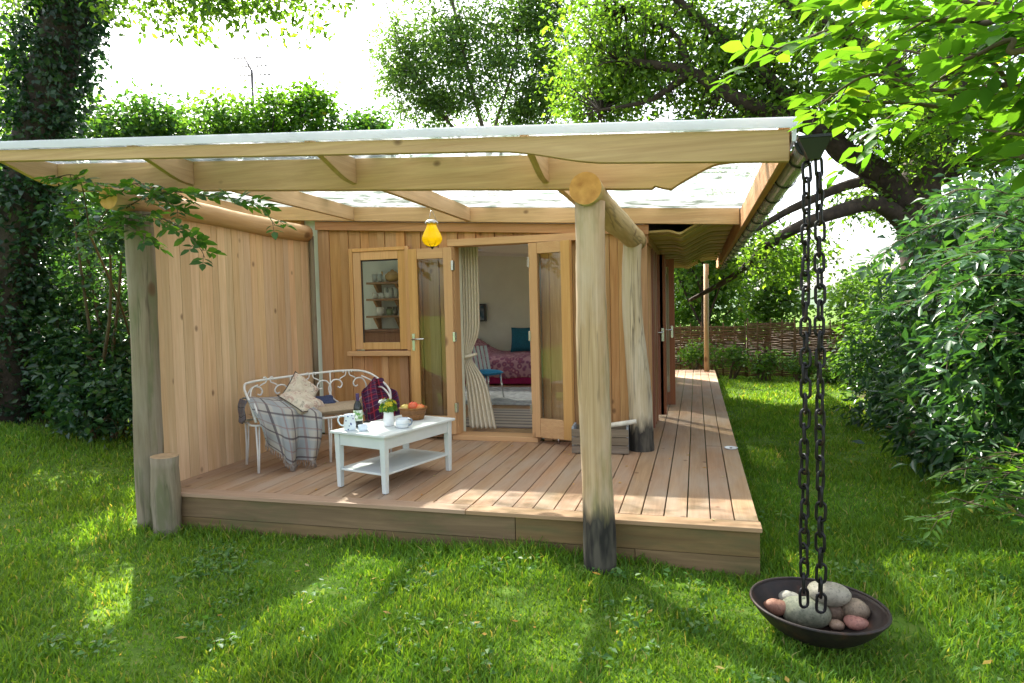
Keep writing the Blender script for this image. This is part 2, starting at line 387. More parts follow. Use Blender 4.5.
tag(obj('hills', mb, plain('hill_fields', (.11, .16, .1), .95, 0, .3, .02, 0)), kind='structure')

# ================================================================== DECK
deck = thing('timber_deck', 'low deck of pinkish larch boards in front of and beside the cabin', 'deck', (-1.9, 6.0, 0))
mb = MB(); rg = random.Random(3); n = 31; w0 = (.372+4.2)/n
for i in range(n):
    a = -4.2+i*w0; yend = 6.70 if a+w0 < -.50 else 14.55
    ys = [4.405]
    if rg.random() < .6 and yend < 7: ys += []
    elif yend > 7: ys += [4.405+rg.uniform(2.2, 4.4)]; ys += [ys[-1]+rg.uniform(3, 4.2)]
    ys = [q for q in ys if q < yend-.3]+[yend]
    for j in range(len(ys)-1):
        dz = rg.uniform(-.0015, .0015)
        mb.box(a+.004, a+w0-.004, ys[j]+.001, ys[j+1]-.002, -.028, dz)
obj('decking', mb, DECKM, deck, bevel=.003)
mb = MB().box(-4.2, -1.55, 4.262, 4.40, -.028, .002).box(-1.546, .378, 4.262, 4.40, -.028, .001)
obj('nosing_board', mb, DECKX, deck, bevel=.004)
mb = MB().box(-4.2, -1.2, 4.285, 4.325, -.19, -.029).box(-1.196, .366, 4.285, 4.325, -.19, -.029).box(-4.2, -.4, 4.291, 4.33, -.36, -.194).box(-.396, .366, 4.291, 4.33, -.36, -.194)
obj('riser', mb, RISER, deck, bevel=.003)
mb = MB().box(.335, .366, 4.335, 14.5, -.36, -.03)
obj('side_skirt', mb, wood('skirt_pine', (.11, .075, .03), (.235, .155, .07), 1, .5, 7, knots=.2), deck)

# ================================================================== CABIN
def zr(x): return 2.30-.066*x      # underside of the roof plane
cab = thing('garden_cabin', 'timber clad garden cabin with open glazed double doors and lean-to roof', 'cabin', (-2.3, 6.72, 0))
YF = 6.72; XL, XR, YB = -6.3, -.48, 13.22
# front cladding, vertical boards around the window and the door opening
mb = MB(); rg = random.Random(11); x = -4.12; k = 0
def top(x): return zr(x)-.24
while x < XR-.01:
    wd = rg.choice([.085, .1, .12, .14]); x1 = min(x+wd, XR)
    d = 0 if k % 2 == 0 else -.018
    if rg.random() < .18: d = -.030
    spans = [(0.0, top(x))]
    if x1 > -3.665 and x < -3.02: spans = [(0, .905), (2.055, top(x))]
    if x1 > -2.47 and x < -1.62: spans = [(2.125, top(x))]
    for a, b in spans:
        mb.hexa([(x+.001, YF-d-.022+.02, a), (x1-.001, YF-d-.022+.02, a), (x+.001, YF+.06, a), (x1-.001, YF+.06, a), (x+.001, YF-d-.022+.02, b), (x1-.001, YF-d-.022+.02, b-.005), (x+.001, YF+.06, b), (x1-.001, YF+.06, b-.005)])
    x = x1; k += 1
obj('front_cladding', mb, CEDAR, cab, bevel=.002)
# inner leaf of front wall, plastered, with openings
mb = MB()
for a, b, z0, z1 in ((XL, -3.66, 0, 2.5), (-3.66, -3.03, 0, .94), (-3.66, -3.03, 2.05, 2.45), (-3.03, -2.46, 0, 2.45), (-2.46, -1.63, 2.09, 2.35), (-1.63, XR-.03, 0, 2.3)):
    mb.box(a, b, YF+.07, YF+.16, z0, z1)
for a, b, z0, z1 in ((YF+.17, 7.1, 0, 2.68), (7.1, 8.5, 0, .8), (7.1, 8.5, 2.0, 2.68), (8.5, 9.6, 0, 2.68), (9.6, 11.2, 0, .8), (9.6, 11.2, 2.0, 2.68), (11.2, YB, 0, 2.68)): mb.box(XL, XL+.09, a, b, z0, z1)  # left wall gaps are unseen, added to light kitchen and room
mb; mb.box(XL+.1, -2.45, 13.0, 13.09, 0, 2.75).box(-2.449, -.85, 13.0, 13.09, 2.0, 2.5).box(-.849, -.6, 13.0, 13.09, 0, 2.5)  # rear doorway out of view, added so sun can bounce inside
obj('interior_wall', mb, PLAST, cab)
mb = MB()
for a, b, c, d, z0, z1 in ((XL-.1, XL-.01, YF+.07, 7.1, -.3, 2.68), (XL-.1, XL-.01, 7.1, 8.5, -.3, .8), (XL-.1, XL-.01, 7.1, 8.5, 2.0, 2.68), (XL-.1, XL-.01, 8.5, 9.6, -.3, 2.68), (XL-.1, XL-.01, 9.6, 11.2, -.3, .8), (XL-.1, XL-.01, 9.6, 11.2, 2.0, 2.68), (XL-.1, XL-.01, 11.2, YB, -.3, 2.68), (XL-.1, -2.45, 13.10, YB-.05, -.3, 2.3), (-2.449, -.85, 13.10, YB-.05, 2.0, 2.3), (-.849, XR-.06, 13.10, YB-.05, -.3, 2.3)):  # outer skin leaves the same unseen openings added for daylight
    mb.box(a, b, c, d, z0, z1)
mb.box(XL, -4.32, YF-.01, YF+.06, -.3, 2.5)
obj('outer_cladding', mb, CEDAR, cab)
# side wall along the deck: piers between glazed doors
for a, b in ((6.72, 7.42), (9.35, 9.75), (11.6, 12.0), (13.0, 13.2)):
    mb = MB(); y = a
    while y < b-.01:
        y1 = min(y+.115, b); mb.box(XR-.05, XR+(.0 if int(y*10) % 2 else .012), y+.001, y1-.001, -.02, 2.07); y = y1
    obj('side_cladding', mb, CEDAR, cab, bevel=.002)
mb = MB().box(XR-.12, XR-.06, 6.9, 7.42, 0, 2.25).box(XR-.12, XR-.06, 9.35, 9.75, 0, 2.25).box(XR-.12, XR-.06, 11.6, 12, 0, 2.25).box(XR-.12, XR-.06, 7.42, 13.0, 2.05, 2.28)
obj('side_lining', mb, PLAST, cab)
obj('side_head_board', MB().box(XR-.04, XR+.03, 6.76, 13.2, 2.0, 2.13), ORANGEY, cab, bevel=.003)
obj('corner_board', MB().box(XR-.07, XR+.022, YF-.034, YF-.004, -.02, 2.06), CEDAR, cab, bevel=.003)
PALEF = wood('pale_side_frame', (.42, .3, .17), (.6, .47, .31), 2, .5, 12, knots=0, tint=.1)
def side_door(y0, y1, mt):
    f = MB()
    for a, b in ((y0, y0+.085), (y1-.085, y1), ((y0+y1)/2-.08, (y0+y1)/2+.08)): f.box(XR-.04, XR+.034, a, b, .03, 2.0)
    for z0, z1 in ((.03, .2), (1.9, 2.0)):
        for a, b in ((y0+.087, (y0+y1)/2-.082), ((y0+y1)/2+.082, y1-.087)): f.box(XR-.03, XR+.02, a, b, z0, z1)
    d = obj('side_door', f, mt, cab, bevel=.003)
    obj('pane', MB().box(XR-.012, XR-.006, y0+.08, y1-.08, .19, 1.91), GLASS, d)
    return d
side_door(7.43, 8.05, REDW); side_door(9.76, 11.59, PALEF); side_door(12.02, 12.99, PALEF)
# one red leaf standing open at right angles to the wall, with its lever
def red_leaf(y, L):
    f = MB().box(XR+.02, XR+.09, y, y+.05, .03, 2.0).box(XR+L-.07, XR+L, y, y+.05, .03, 2.0).box(XR+.092, XR+L-.072, y+.004, y+.046, .03, .2).box(XR+.092, XR+L-.072, y+.004, y+.046, 1.9, 2.0)
    d = obj('open_side_door', f, REDW, cab, bevel=.003)
    obj('pane', MB().box(XR+.08, XR+L-.06, y+.022, y+.028, .19, 1.91), GLASS, d)
    obj('handle', MB().box(XR+L-.05, XR+L-.02, y-.012, y, .94, 1.1).tube([(XR+L-.035, y-.01, 1.05), (XR+L-.035, y-.05, 1.05), (XR+L-.14, y-.05, 1.05)], .009, 8), CHROME, d)
red_leaf(8.35, .12); red_leaf(9.22, .2)
for a in (8.07, 9.275): obj('door_jamb', MB().box(XR-.04, XR+.034, a, a+.06, 0, 2.0), REDW, cab, bevel=.003)
# front trims
def sloped(x0, x1, y0, y1, t, b, mi=0):
    return [(x0, y0, zr(x0)-b), (x1, y0, zr(x1)-b), (x0, y1, zr(x0)-b), (x1, y1, zr(x1)-b), (x0, y0, zr(x0)-t), (x1, y0, zr(x1)-t), (x0, y1, zr(x0)-t), (x1, y1, zr(x1)-t)]
obj('header_trim', MB().hexa(sloped(-4.12, -.44, 6.672, 6.70, .157, .252)), wood('trim_larch', (.45, .2, .065), (.62, .33, .125), 0, .5, 10, knots=.2), cab, bevel=.003)
# window
wf = MB(); y0 = 6.66
for a, b, z0, z1 in ((-3.655, -3.565, .97, 2.045), (-3.115, -3.03, .97, 2.045), (-3.563, -3.117, .97, 1.045), (-3.563, -3.117, 1.955, 2.045)): wf.box(a, b, y0, y0+.055, z0, z1)
for a, b, z0, z1 in ((-3.70, -3.658, .955, 2.085), (-3.027, -2.985, .955, 2.085), (-3.656, -3.029, 2.047, 2.085)): wf.box(a, b, y0-.012, y0+.04, z0, z1)
win = obj('window', wf, JOIN, cab, bevel=.003)
obj('window_sill', MB().box(-3.73, -2.965, 6.595, 6.72, .90, .952), JOINX, win, bevel=.006)
obj('pane', MB().box(-3.57, -3.11, y0+.028, y0+.034, 1.04, 1.96), GLASS, win)
obj('gasket', MB().box(-3.565, -3.555, y0+.012, y0+.026, 1.045, 1.955).box(-3.565, -3.115, y0+.012, y0+.026, 1.94, 1.955), BLACKP, win)
# door frame and the two leaves folded back
df = MB().box(-2.50, -2.455, 6.63, 6.79, .055, 2.05).box(-1.645, -1.6, 6.63, 6.79, .055, 2.05)
dfr = obj('door_frame', df, JOIN, cab, bevel=.003)
obj('door_head', MB().box(-2.52, -1.1, 6.615, 6.79, 2.052, 2.125), JOINX, dfr, bevel=.003)
obj('threshold', MB().box(-2.52, -1.58, 6.60, 6.83, .0, .053), JOINX, dfr, bevel=.006)
def leaf(x_h, ang, L, hand):
    """glazed leaf hinged at x_h, lying back against the wall; hand -1 goes left, +1 goes right"""
    M = Matrix.Translation((x_h, 6.622, 0))@Matrix.Rotation(ang, 4, 'Z')
    s = hand; f = MB()
    def bb(a, b, z0, z1, y0=-.052, y1=-.002, to=f): lo, hi = sorted((a*s, b*s)); to.box(lo, hi, y0, y1, z0, z1)
    bb(.004, .1, .065, 2.04); bb(L-.1, L, .065, 2.04)
    g = MB(); bb(.095, L-.095, .25, 1.94, -.03, -.024, g)
    d = obj('glazed_door', f.xf(M), JOIN, cab, bevel=.003)
    obj('pane', g.xf(M), GLASS, d)
    for z0, z1 in ((.065, .26), (1.93, 2.04)):
        r = MB(); bb(.102, L-.102, z0, z1, -.05, -.004, r); obj('door_rail', r.xf(M), JOINX, d, bevel=.003)
    for z in (.3, 1.05, 1.8):
        h = MB(); bb(-.012, .012, z, z+.1, -.06, -.0, h); obj('hinge', h.xf(M), CHROME, d, bevel=.002)
    return d, M, s
d, M, s = leaf(-2.455, 0, .5, -1)
h = MB().box(-.475, -.445, -.058, -.052, .96, 1.14).tube([(-.46, -.055, 1.08), (-.46, -.10, 1.08), (-.32, -.10, 1.085)], .0095, 8).xf(M)
obj('handle', h, CHROME, d)
leaf(-1.62, R_(-17), .47, 1)
obj('door_stay', MB().tube([(-1.36, 6.58, .0), (-1.36, 6.58, .07)], .014, 8), CHROME, dfr)
# roof, soffit, floor, ceiling
hole, added_hole, added_kitchen_hole = (-5.7, -3.9, 11.1, 12.3), (-3.3, -.9, 8.5, 10.8), (-5.3, -3.5, 7.05, 8.25)   # first skylight over bright ceiling patch; other two unseen, added to brighten the rooms
def slab(x0, x1, y0, y1, t, b):
    mb = MB(); xs = sorted({x0, x1, *[h[k] for h in HOLES for k in (0, 1) if x0 < h[k] < x1]}); ys = sorted({y0, y1, *[h[k] for h in HOLES for k in (2, 3) if y0 < h[k] < y1]})
    for a, b_ in zip(xs, xs[1:]):
        for c, d_ in zip(ys, ys[1:]):
            if not any(h[0] <= (a+b_)/2 <= h[1] and h[2] <= (c+d_)/2 <= h[3] for h in HOLES): mb.hexa(sloped(a, b_, c, d_, t, b))
    return mb
HOLES = (hole, added_hole, added_kitchen_hole)
roof = obj('roof', slab(-6.75, .44, 6.73, 13.2, -.10, -.02), ROOFF, cab)
for hole_ in HOLES:
  rl = MB()
  hole0, hole1, hole2_, hole3 = hole_
  for a, b, c, d_ in ((hole0-.05, hole0, hole2_-.05, hole3+.05), (hole1, hole1+.05, hole2_-.05, hole3+.05), (hole0+.001, hole1-.001, hole2_-.05, hole2_), (hole0+.001, hole1-.001, hole3, hole3+.05)): rl.hexa(sloped(a, b, c, d_, -.22, -.101))
  r = obj('daylight_opening', rl, FLASH, roof); obj('pane', MB().hexa(sloped(hole0, hole1, hole2_, hole3, -.19, -.18)), GLASS, r)
obj('ceiling', slab(XL+.1, XR-.13, YF+.17, 12.99, .02, .04), CEIL, cab)
obj('cornice', MB().hexa(sloped(XL+.1, XR-.13, 12.93, 12.998, .042, .1)), CEIL, cab)
mb = MB(); y = YF+.17; rg = random.Random(5); x = XL+.1
while x < XR-.14:
    x1 = min(x+.14, XR-.13); q = y
    while q < 12.9:
        q1 = min(q+rg.uniform(1, 2.2), 12.98); mb.box(x+.001, x1-.001, q+.001, q1-.001, -.01, .03); q = q1
    x = x1
obj('floor', mb, FLOORM, cab)
obj('kitchen_partition', MB().box(XL+.1, -3.35, 8.7, 8.78, .03, 2.28), plain('pale_blue_wall', (.68, .75, .75), .8, 0, .04, 3), cab)
# ogee soffit strips along the deck side
def og(x):      # underside profile across the eave
    t = min(1, max(0, (x+.14)/.36)); s_ = t*t*(3-2*t); dip = -.03*math.exp(-((x+.15)/.06)**2)
    return 2.085+.125*s_+dip
mb = MB(); y = 6.74; k = 0
while y < 13.1:
    y1 = min(y+.27, 13.17); dz = 0 if k % 2 else .014
    xs = [-.45+.03*i for i in range(30)]; xs = [q for q in xs if q <= .405]
    poly = [(q, og(q)+dz) for q in xs]+[(q, og(q)+dz+.02) for q in reversed(xs)]
    mb.prism(poly, y+.006, y1-.006, 1); y = y1; k += 1
obj('soffit', mb, SOFFM, cab, bevel=.0)
obj('rear_post', MB().tube([(.2, 14.2, 0), (.2, 14.2, .8), (.205, 14.2, 2.2)], [.055, .05, .05], 12, jit=.02), wood('rear_post_larch', (.42, .28, .17), (.58, .43, .28), 2, .5, 8, knots=.2), cab)

# ================================================================== VERANDA CANOPY
ver = thing('veranda_canopy', 'open timber canopy with clear sheet roof on round log posts over the deck', 'canopy', (-.63, 4.14, -.3))
def wob(p0, p1, r0, r1, n=14, amp=.012, seed=0):
    rg = random.Random(seed); a = Vector(p0); b = Vector(p1); P = []; R = []; ph = rg.uniform(0, 6)
    for i in range(n+1):
        t = i/n; q = a.lerp(b, t); q += Vector((amp*math.sin(t*5+ph)+rg.uniform(-1, 1)*amp*.25, amp*math.cos(t*4+ph*2), amp*math.sin(t*7+ph) if abs(b.z-a.z) < 1 else 0))
        P.append(q); R.append((r0*(1-t)+r1*t)*(1+.035*math.sin(t*11+ph)+rg.uniform(-.015, .015)))
    return P, R
ENDG = NT('log_end_grain'); o_ = ENDG.obj(); wv = ENDG.n('TexNoise', {'Vector': o_, 'Scale': 14.0, 'Detail': 5.0})
ENDG.base(ENDG.ramp(wv.outputs[0], [(.3, (.42, .19, .05)), (.6, (.62, .33, .1)), (.8, (.7, .42, .17))])); ENDG.set(Roughness=.8); ENDG = ENDG.m
CHAR = plain('charred_base', (.018, .016, .014), .9, 0, .5, 12, .5)
def charred(name, basem):   # the log's foot is charred black: an uneven band by height
    src = bpy.data.materials[basem.name].copy(); src.name = name; t = src.node_tree; b = t.nodes['Principled BSDF']
    lk = b.inputs['Base Color'].links[0].from_socket
    tc = t.nodes.new('ShaderNodeTexCoord'); sp = t.nodes.new('ShaderNodeSeparateXYZ'); t.links.new(tc.outputs['Object'], sp.inputs[0])
    no = t.nodes.new('ShaderNodeTexNoise'); mp = t.nodes.new('ShaderNodeMapping'); mp.inputs['Scale'].default_value = (24, 24, 5)
    t.links.new(tc.outputs['Object'], mp.inputs[0]); t.links.new(mp.outputs[0], no.inputs[0]); no.inputs['Scale'].default_value = 1
    ad = t.nodes.new('ShaderNodeMath'); ad.operation = 'MULTIPLY_ADD'; t.links.new(no.outputs[0], ad.inputs[0]); ad.inputs[1].default_value = -.3; t.links.new(sp.outputs[2], ad.inputs[2])
    return src, t, b, lk, ad, no
def charmat(name, basem, level):
    src, t, b, lk, ad, no = charred(name, basem)
    rp_ = t.nodes.new('ShaderNodeMapRange'); rp_.inputs[1].default_value = level-.24; rp_.inputs[2].default_value = level-.12; rp_.inputs[3].default_value = .96; rp_.inputs[4].default_value = 0
    t.links.new(ad.outputs[0], rp_.inputs[0])
    mx = t.nodes.new('ShaderNodeMix'); mx.data_type = 'RGBA'; t.links.new(rp_.outputs[0], mx.inputs[0]); t.links.new(lk, mx.inputs[6]); cr_ = t.nodes.new('ShaderNodeValToRGB'); t.links.new(no.outputs[0], cr_.inputs[0]); cr_.color_ramp.elements[0].position = .4; cr_.color_ramp.elements[0].color = (.012, .012, .014, 1); cr_.color_ramp.elements[1].position = .68; cr_.color_ramp.elements[1].color = (.085, .075, .06, 1); t.links.new(cr_.outputs[0], mx.inputs[7])
    t.links.new(mx.outputs[2], b.inputs['Base Color']); return src
PX1, PY1 = -.617, 4.135
mb = MB(); mb.tube(*wob((PX1+.01, PY1, -.36), (PX1-.012, PY1, 2.03), .103, .093, 18, .008, 4), n=20, jit=.012)
obj('log_post', mb, charmat('front_log', LOGZ, .44), ver)      # local z is measured from the ground
mb = MB(); P2 = [(-.515, 6.42, -.02), (-.52, 6.42, .15), (-.525, 6.42, .5), (-.555, 6.42, .9), (-.585, 6.42, 1.3), (-.59, 6.42, 1.65), (-.575, 6.42, 2.0)]
mb.tube(catmull(P2, 4), np.interp(np.linspace(0, 1, 25), [0, .06, .2, .45, .6, 1], [.122, .12, .116, .108, .096, .086]), n=20, jit=.015)
obj('log_post', mb, charmat('corner_log', LOGV, .60), ver)
mb = MB(); P, R = wob((-.635, 4.0, 2.09), (-.575, 6.66, 2.02), .098, .105, 18, .006, 9); mb.tube(P, R, n=22, jit=.01)
for i in range(len(mb.f)):
    if len(mb.f[i]) > 6: mb.m[i] = 1
obj('log_beam', mb, [LOGW, ENDG], ver)
# carrier beam with ogee end
top_ = lambda x: zr(x)-.003
poly = [(-4.95, top_(-4.95)), (-4.95, zr(-4.95)-.12), (-4.80, zr(-4.8)-.215)]
poly += [(-.255, zr(-.255)-.22)]
for t in np.linspace(0, 1, 13):
    xx = -.235+t*.57; t2 = min(1, max(0, (xx+.15)/.32)); s_ = t2*t2*(3-2*t2); poly.append((xx, 2.118-.030*math.exp(-((xx+.15)/.05)**2)+.108*s_-.004))
poly += [(.405, 2.212), (.405, top_(.405))]
MIDX = [p for p in poly]
obj('carrier_beam', MB().prism(MIDX, 4.205, 4.275, 1), BEAMX, ver, bevel=.004)
# rafters and curved tails
for i, x in enumerate((-4.93, -3.64, -2.30, -.94)):
    v = [(x, 4.28, zr(x)-.155), (x+.045, 4.28, zr(x)-.155), (x, 6.615, zr(x)-.15), (x+.045, 6.615, zr(x)-.15), (x, 4.28, zr(x)-.006), (x+.045, 4.28, zr(x)-.006), (x, 6.615, zr(x)-.006), (x+.045, 6.615, zr(x)-.006)]
    obj('rafter', MB().hexa(v), RAFTY, ver, bevel=.003)
    z = zr(x+.02); pr = [(3.642, z-.006), (3.642, z-.062)]
    for t in np.linspace(0, 1, 11):
        yy = 3.66+t*.50; pr.append((yy, z-.062-.115*(t*t*(3-2*t))))
    pr += [(4.203, z-.18), (4.203, z-.006)]
    obj('rafter_tail', MB().prism(pr, x+.001, x+.044, 0), RAFTY, ver, bevel=.003)
obj('header_beam', MB().hexa(sloped(-4.95, .40, 6.62, 6.668, .004, .153)), BEAMX, ver, bevel=.003)
# fascia with a swooping lower edge and the white flashing above it
poly = [(-5.1, zr(-5.1)-.032), (-5.1, zr(-5.1)-.108), (-1.1, zr(-1.1)-.110)]
for t in np.linspace(0, 1, 12):
    xx = -1.05+t*.6; poly.append((xx, zr(xx)-.112-.07*(t*t*(3-2*t))))
poly += [(.455, zr(.455)-.19), (.455, zr(.455)-.032)]
obj('fascia', MB().prism(poly, 3.60, 3.64, 1), BEAMX, ver, bevel=.003)
mb = MB(); xs = np.linspace(-5.12, .52, 2)
mb.add([(-5.12, 3.575, zr(-5.12)-.03), (.50, 3.575, zr(.5)-.03), (.525, 3.59, zr(.525)+.024), (-5.12, 3.59, zr(-5.12)+.024), (.525, 3.66, zr(.525)+.026), (-5.12, 3.66, zr(-5.12)+.026)], [(0, 1, 2, 3), (3, 2, 4, 5)])
obj('edge_flashing', mb, EDGE, ver, solid=.004)
obj('edge_flashing', MB().box(.468, .49, 3.612, 6.6, zr(.47)-.09, zr(.47)+.016), FLASH, ver, bevel=.003)
mb = MB(); nx, ny = 24, 12
xs = np.linspace(-5.1, .466, nx+1); ys = np.linspace(3.612, 6.725, ny+1)
mb.add([(x, y, zr(x)+.004) for x in xs for y in ys], [(i*(ny+1)+j, (i+1)*(ny+1)+j, (i+1)*(ny+1)+j+1, i*(ny+1)+j+1) for i in range(nx) for j in range(ny)])
obj('roof_sheet', mb, SHEET, ver)
mb = MB().box(.41, .428, 3.645, 14.36, 2.085, 2.262).box(.43, .464, 3.645, 14.36, 2.10, 2.268)
obj('side_fascia', mb, ORANGEY, ver, bevel=.003)
# gutter
def half(r0, r1, zc, xc, n=14): return [(xc+r1*math.cos(a), zc+r1*math.sin(a)) for a in np.linspace(math.pi, 2*math.pi, n)]+[(xc+r0*math.cos(a), zc+r0*math.sin(a)) for a in np.linspace(2*math.pi, math.pi, n)]
gx, gz = .53, 2.135
g = obj('gutter', MB().prism(half(.054, .058, gz, gx), 3.47, 14.38, 1), plain('grey_gutter', (.3, .31, .33), .22, .3, .1, 8, .02), ver)
for y in np.arange(3.75, 14.3, .62):
    obj('bracket', MB().prism(half(.060, .066, gz, gx), y, y+.028, 1).box(.465, .478, y, y+.028, gz-.03, gz+.03), BLACKP, g)
mb = MB().prism(half(.0, .072, gz+.004, gx), 3.452, 3.468, 1); c0 = (gx+.01, 3.43, gz)
mb.hexa([(c0[0]+sx*a, c0[1]+sy*b, c0[2]+z) for z, a, b in ((-.09, .026, .026), (.004, .070, .045)) for sy in (-1, 1) for sx in (-1, 1)]).box(c0[0]-.074, c0[0]+.074, c0[1]-.049, c0[1]+.0215, c0[2]+.005, c0[2]+.018)
obj('gutter_outlet', mb, BLACKP, g)

# ================================================================== BOARDED SCREEN on the left
scr = thing('boarded_screen', 'pale vertical board screen with round log rail on the left of the deck', 'screen', (-4.25, 5.5, -.25))
mb = MB(); y = 4.32; rg = random.Random(8)
while y < 6.68:
    y1 = min(y+rg.uniform(.075, .135), 6.69); d = rg.uniform(0, .006)
    zt = 2.20
    mb.box(-4.235, -4.205+d, y+.0014, y1-.0014, -.02, zt); y = y1
obj('boarding', mb, LARCH, scr, bevel=.0015)
mb = MB(); mb.tube(*wob((-4.21, 4.02, 2.285), (-4.19, 6.62, 2.275), .088, .092, 16, .008, 2), n=18, jit=.015)
for i in range(len(mb.f)):
    if len(mb.f[i]) > 6: mb.m[i] = 1
obj('top_rail', mb, [LOGP, ENDG], scr)
mb = MB(); pb = at(149, 480, 4.27); pt = at(139.5, 240, 4.27); mb.tube(*wob((pb[0]+.01, 4.27, -.4), (pt[0], 4.27, 2.2), .104, .10, 16, .005, 6), n=18, jit=.015)
obj('log_post', mb, LOGD, scr)
obj('corner_post', MB().tube([(-4.165, 6.66, 0), (-4.165, 6.66, 2.25)], .03, 10, jit=.02), LOGD, scr)
for z in (.3, 1.7): obj('rear_rail', MB().box(-4.275, -4.237, 4.4, 6.66, z, z+.1), LARCH, scr)
st = MB(); st.tube(*wob((0, 0, -.15), (.0, 0, .56), .108, .102, 8, .004, 3), n=18, jit=.02)
for i in range(len(st.f)):
    if len(st.f[i]) > 6: st.m[i] = 1
single('log_stump', st, [LOGD, plain('sawn_end', (.38, .25, .13), .85, 0, .25, 20, .2)], 'short sawn log bollard standing against the tall grey post by the deck', 'bollard', (at(166, 490, 4.21)[0], 4.21, -.26))

# ================================================================== FURNITURE ON THE DECK
# white coffee table
TC, TR = (-2.40, 4.985, .004), R_(-15.7)
tb = thing('coffee_table', 'low white painted coffee table with a lower shelf on the deck', 'table', TC, TR)
hx, hy, H_ = .265, .43, .452
obj('tabletop', MB().box(-hx-.02, hx+.02, -hy-.02, hy+.02, H_-.022, H_), WHITE, tb, bevel=.006, local=True)
for sx in (-1, 1):
    for sy in (-1, 1):
        x, y = sx*(hx-.03), sy*(hy-.03); a, b = .027, .019
        v = [(x-b, y-b, 0), (x+b, y-b, 0), (x-b, y+b, 0), (x+b, y+b, 0), (x-a, y-a, H_-.023), (x+a, y-a, H_-.023), (x-a, y+a, H_-.023), (x+a, y+a, H_-.023)]
        obj('leg', MB().hexa(v), WHITE, tb, bevel=.004, local=True)
for sx in (-1, 1): obj('apron', MB().box(*sorted((sx*(hx-.012), sx*(hx-.03))), -hy+.058, hy-.058, H_-.115, H_-.0235), WHITE, tb, bevel=.002, local=True)
for sy in (-1, 1): obj('apron', MB().box(-hx+.058, hx-.058, *sorted((sy*(hy-.012), sy*(hy-.03))), H_-.115, H_-.0235), WHITE, tb, bevel=.002, local=True)
obj('shelf', MB().box(-hx+.02, hx-.02, -hy+.02, hy-.02, .135, .152), WHITE, tb, bevel=.004, local=True)
TZ = TC[2]+H_+.001
def tp(px, py): p = onz(px, py, TZ); return (p[0], p[1], TZ)

def jug_profile(r, h, neck=.75, thick=.005):
    return [(r*.86, 0), (r*.98, h*.12), (r, h*.35), (r*.9, h*.65), (r*neck, h*.85), (r*(neck+.1), h), (r*(neck+.1)-thick, h), (r*neck-thick, h*.85), (r*.9-thick, h*.6), (r*.8, .01), (0.0001, .008)]
def handle(r, h, ang, w=.007, reach=.045):
    c, s = math.cos(ang), math.sin(ang)
    return catmull([(r*.8*c, r*.8*s, h*.88), ((r+reach*.6)*c, (r+reach*.6)*s, h*.9), ((r+reach)*c, (r+reach)*s, h*.65), ((r+reach*.6)*c, (r+reach*.6)*s, h*.35), (r*.9*c, r*.9*s, h*.28)], 5)
TOWL = math.pi+.3        # the handle points left in the picture
j = thing('jug', 'white enamel jug with dark blue flecks at the near corner of the table', 'jug', tp(350, 430))
JM = NT('flecked_enamel'); vo = JM.n('TexVoronoi', {'Vector': JM.obj(), 'Scale': 34.0}); JM.base(JM.mix(JM.ramp(vo.outputs['Distance'], [(.18, (1, 1, 1)), (.26, (0, 0, 0))]), (.74, .8, .86), (.09, .12, .3))); JM.set(Roughness=.2)
obj('body', MB().lathe(jug_profile(.048, .125, .82), 24), JM.m, j, local=True)
obj('handle', MB().tube(handle(.046, .125, TOWL), .006, 8), ENAMEL, j, local=True)
j = thing('bottle', 'dark wine bottle with a pale green label behind the flecked jug', 'bottle', tp(358.5, 427))
obj('body', MB().lathe([(.033, 0), (.036, .01), (.036, .15), (.03, .185), (.014, .215), (.0125, .27), (.0001, .272)], 20), plain('bottle_glass', (.012, .016, .012), .08, 0, .05, 4, 0), j, local=True)
LB = NT('bottle_label'); f = LB.noise(LB.obj(), 30, 2); LB.base(LB.ramp(f, [(.45, (.75, .78, .7)), (.58, (.12, .3, .06))])); LB.set(Roughness=.6)
obj('label', MB().lathe([(.0366, .055), (.0366, .14)], 20), LB.m, j, local=True)
obj('capsule', MB().lathe([(.0145, .21), (.0142, .273), (.0001, .2745)], 16), plain('purple_capsule', (.05, .02, .1), .3, 0, .1, 5, 0), j, local=True)
c = MB().lathe([(.03, 0), (.036, .006), (.037, .045), (.034, .045), (.033, .01), (.0001, .008)], 22)
single('bowl', c, ENAMEL, 'small white bowl beside the flecked jug on the coffee table', 'bowl', tp(363, 430.5))
j = thing('candlestick', 'slim dark candle holder behind the small white bowl', 'candlestick', tp(367, 422))
obj('base', MB().lathe([(.03, 0), (.03, .006), (.006, .012), (.0055, .03), (.0001, .031)], 16), BLACK, j, local=True)
obj('stem', MB().tube([(0, 0, .03), (0, 0, .105)], .0065, 10), BLACK, j, local=True)
j = thing('flower_jug', 'white jug holding a posy of yellow flowers on the table', 'jug', tp(389, 425.5))
obj('body', MB().lathe(jug_profile(.046, .12, .85), 24), CERAM, j, local=True)
LEAFY = leafmat('posy_leaf', [(0, (.05, .14, .02)), (1, (.12, .25, .03))], .4)
YEL = leafmat('yellow_petal', [(0, (.55, .5, .02)), (1, (.75, .66, .06))], .4, tcol=(1.2, 1.1, .6)); PALEP = leafmat('pale_petal', [(0, (.6, .66, .7)), (1, (.75, .78, .8))], .4, tcol=(1, 1, 1))
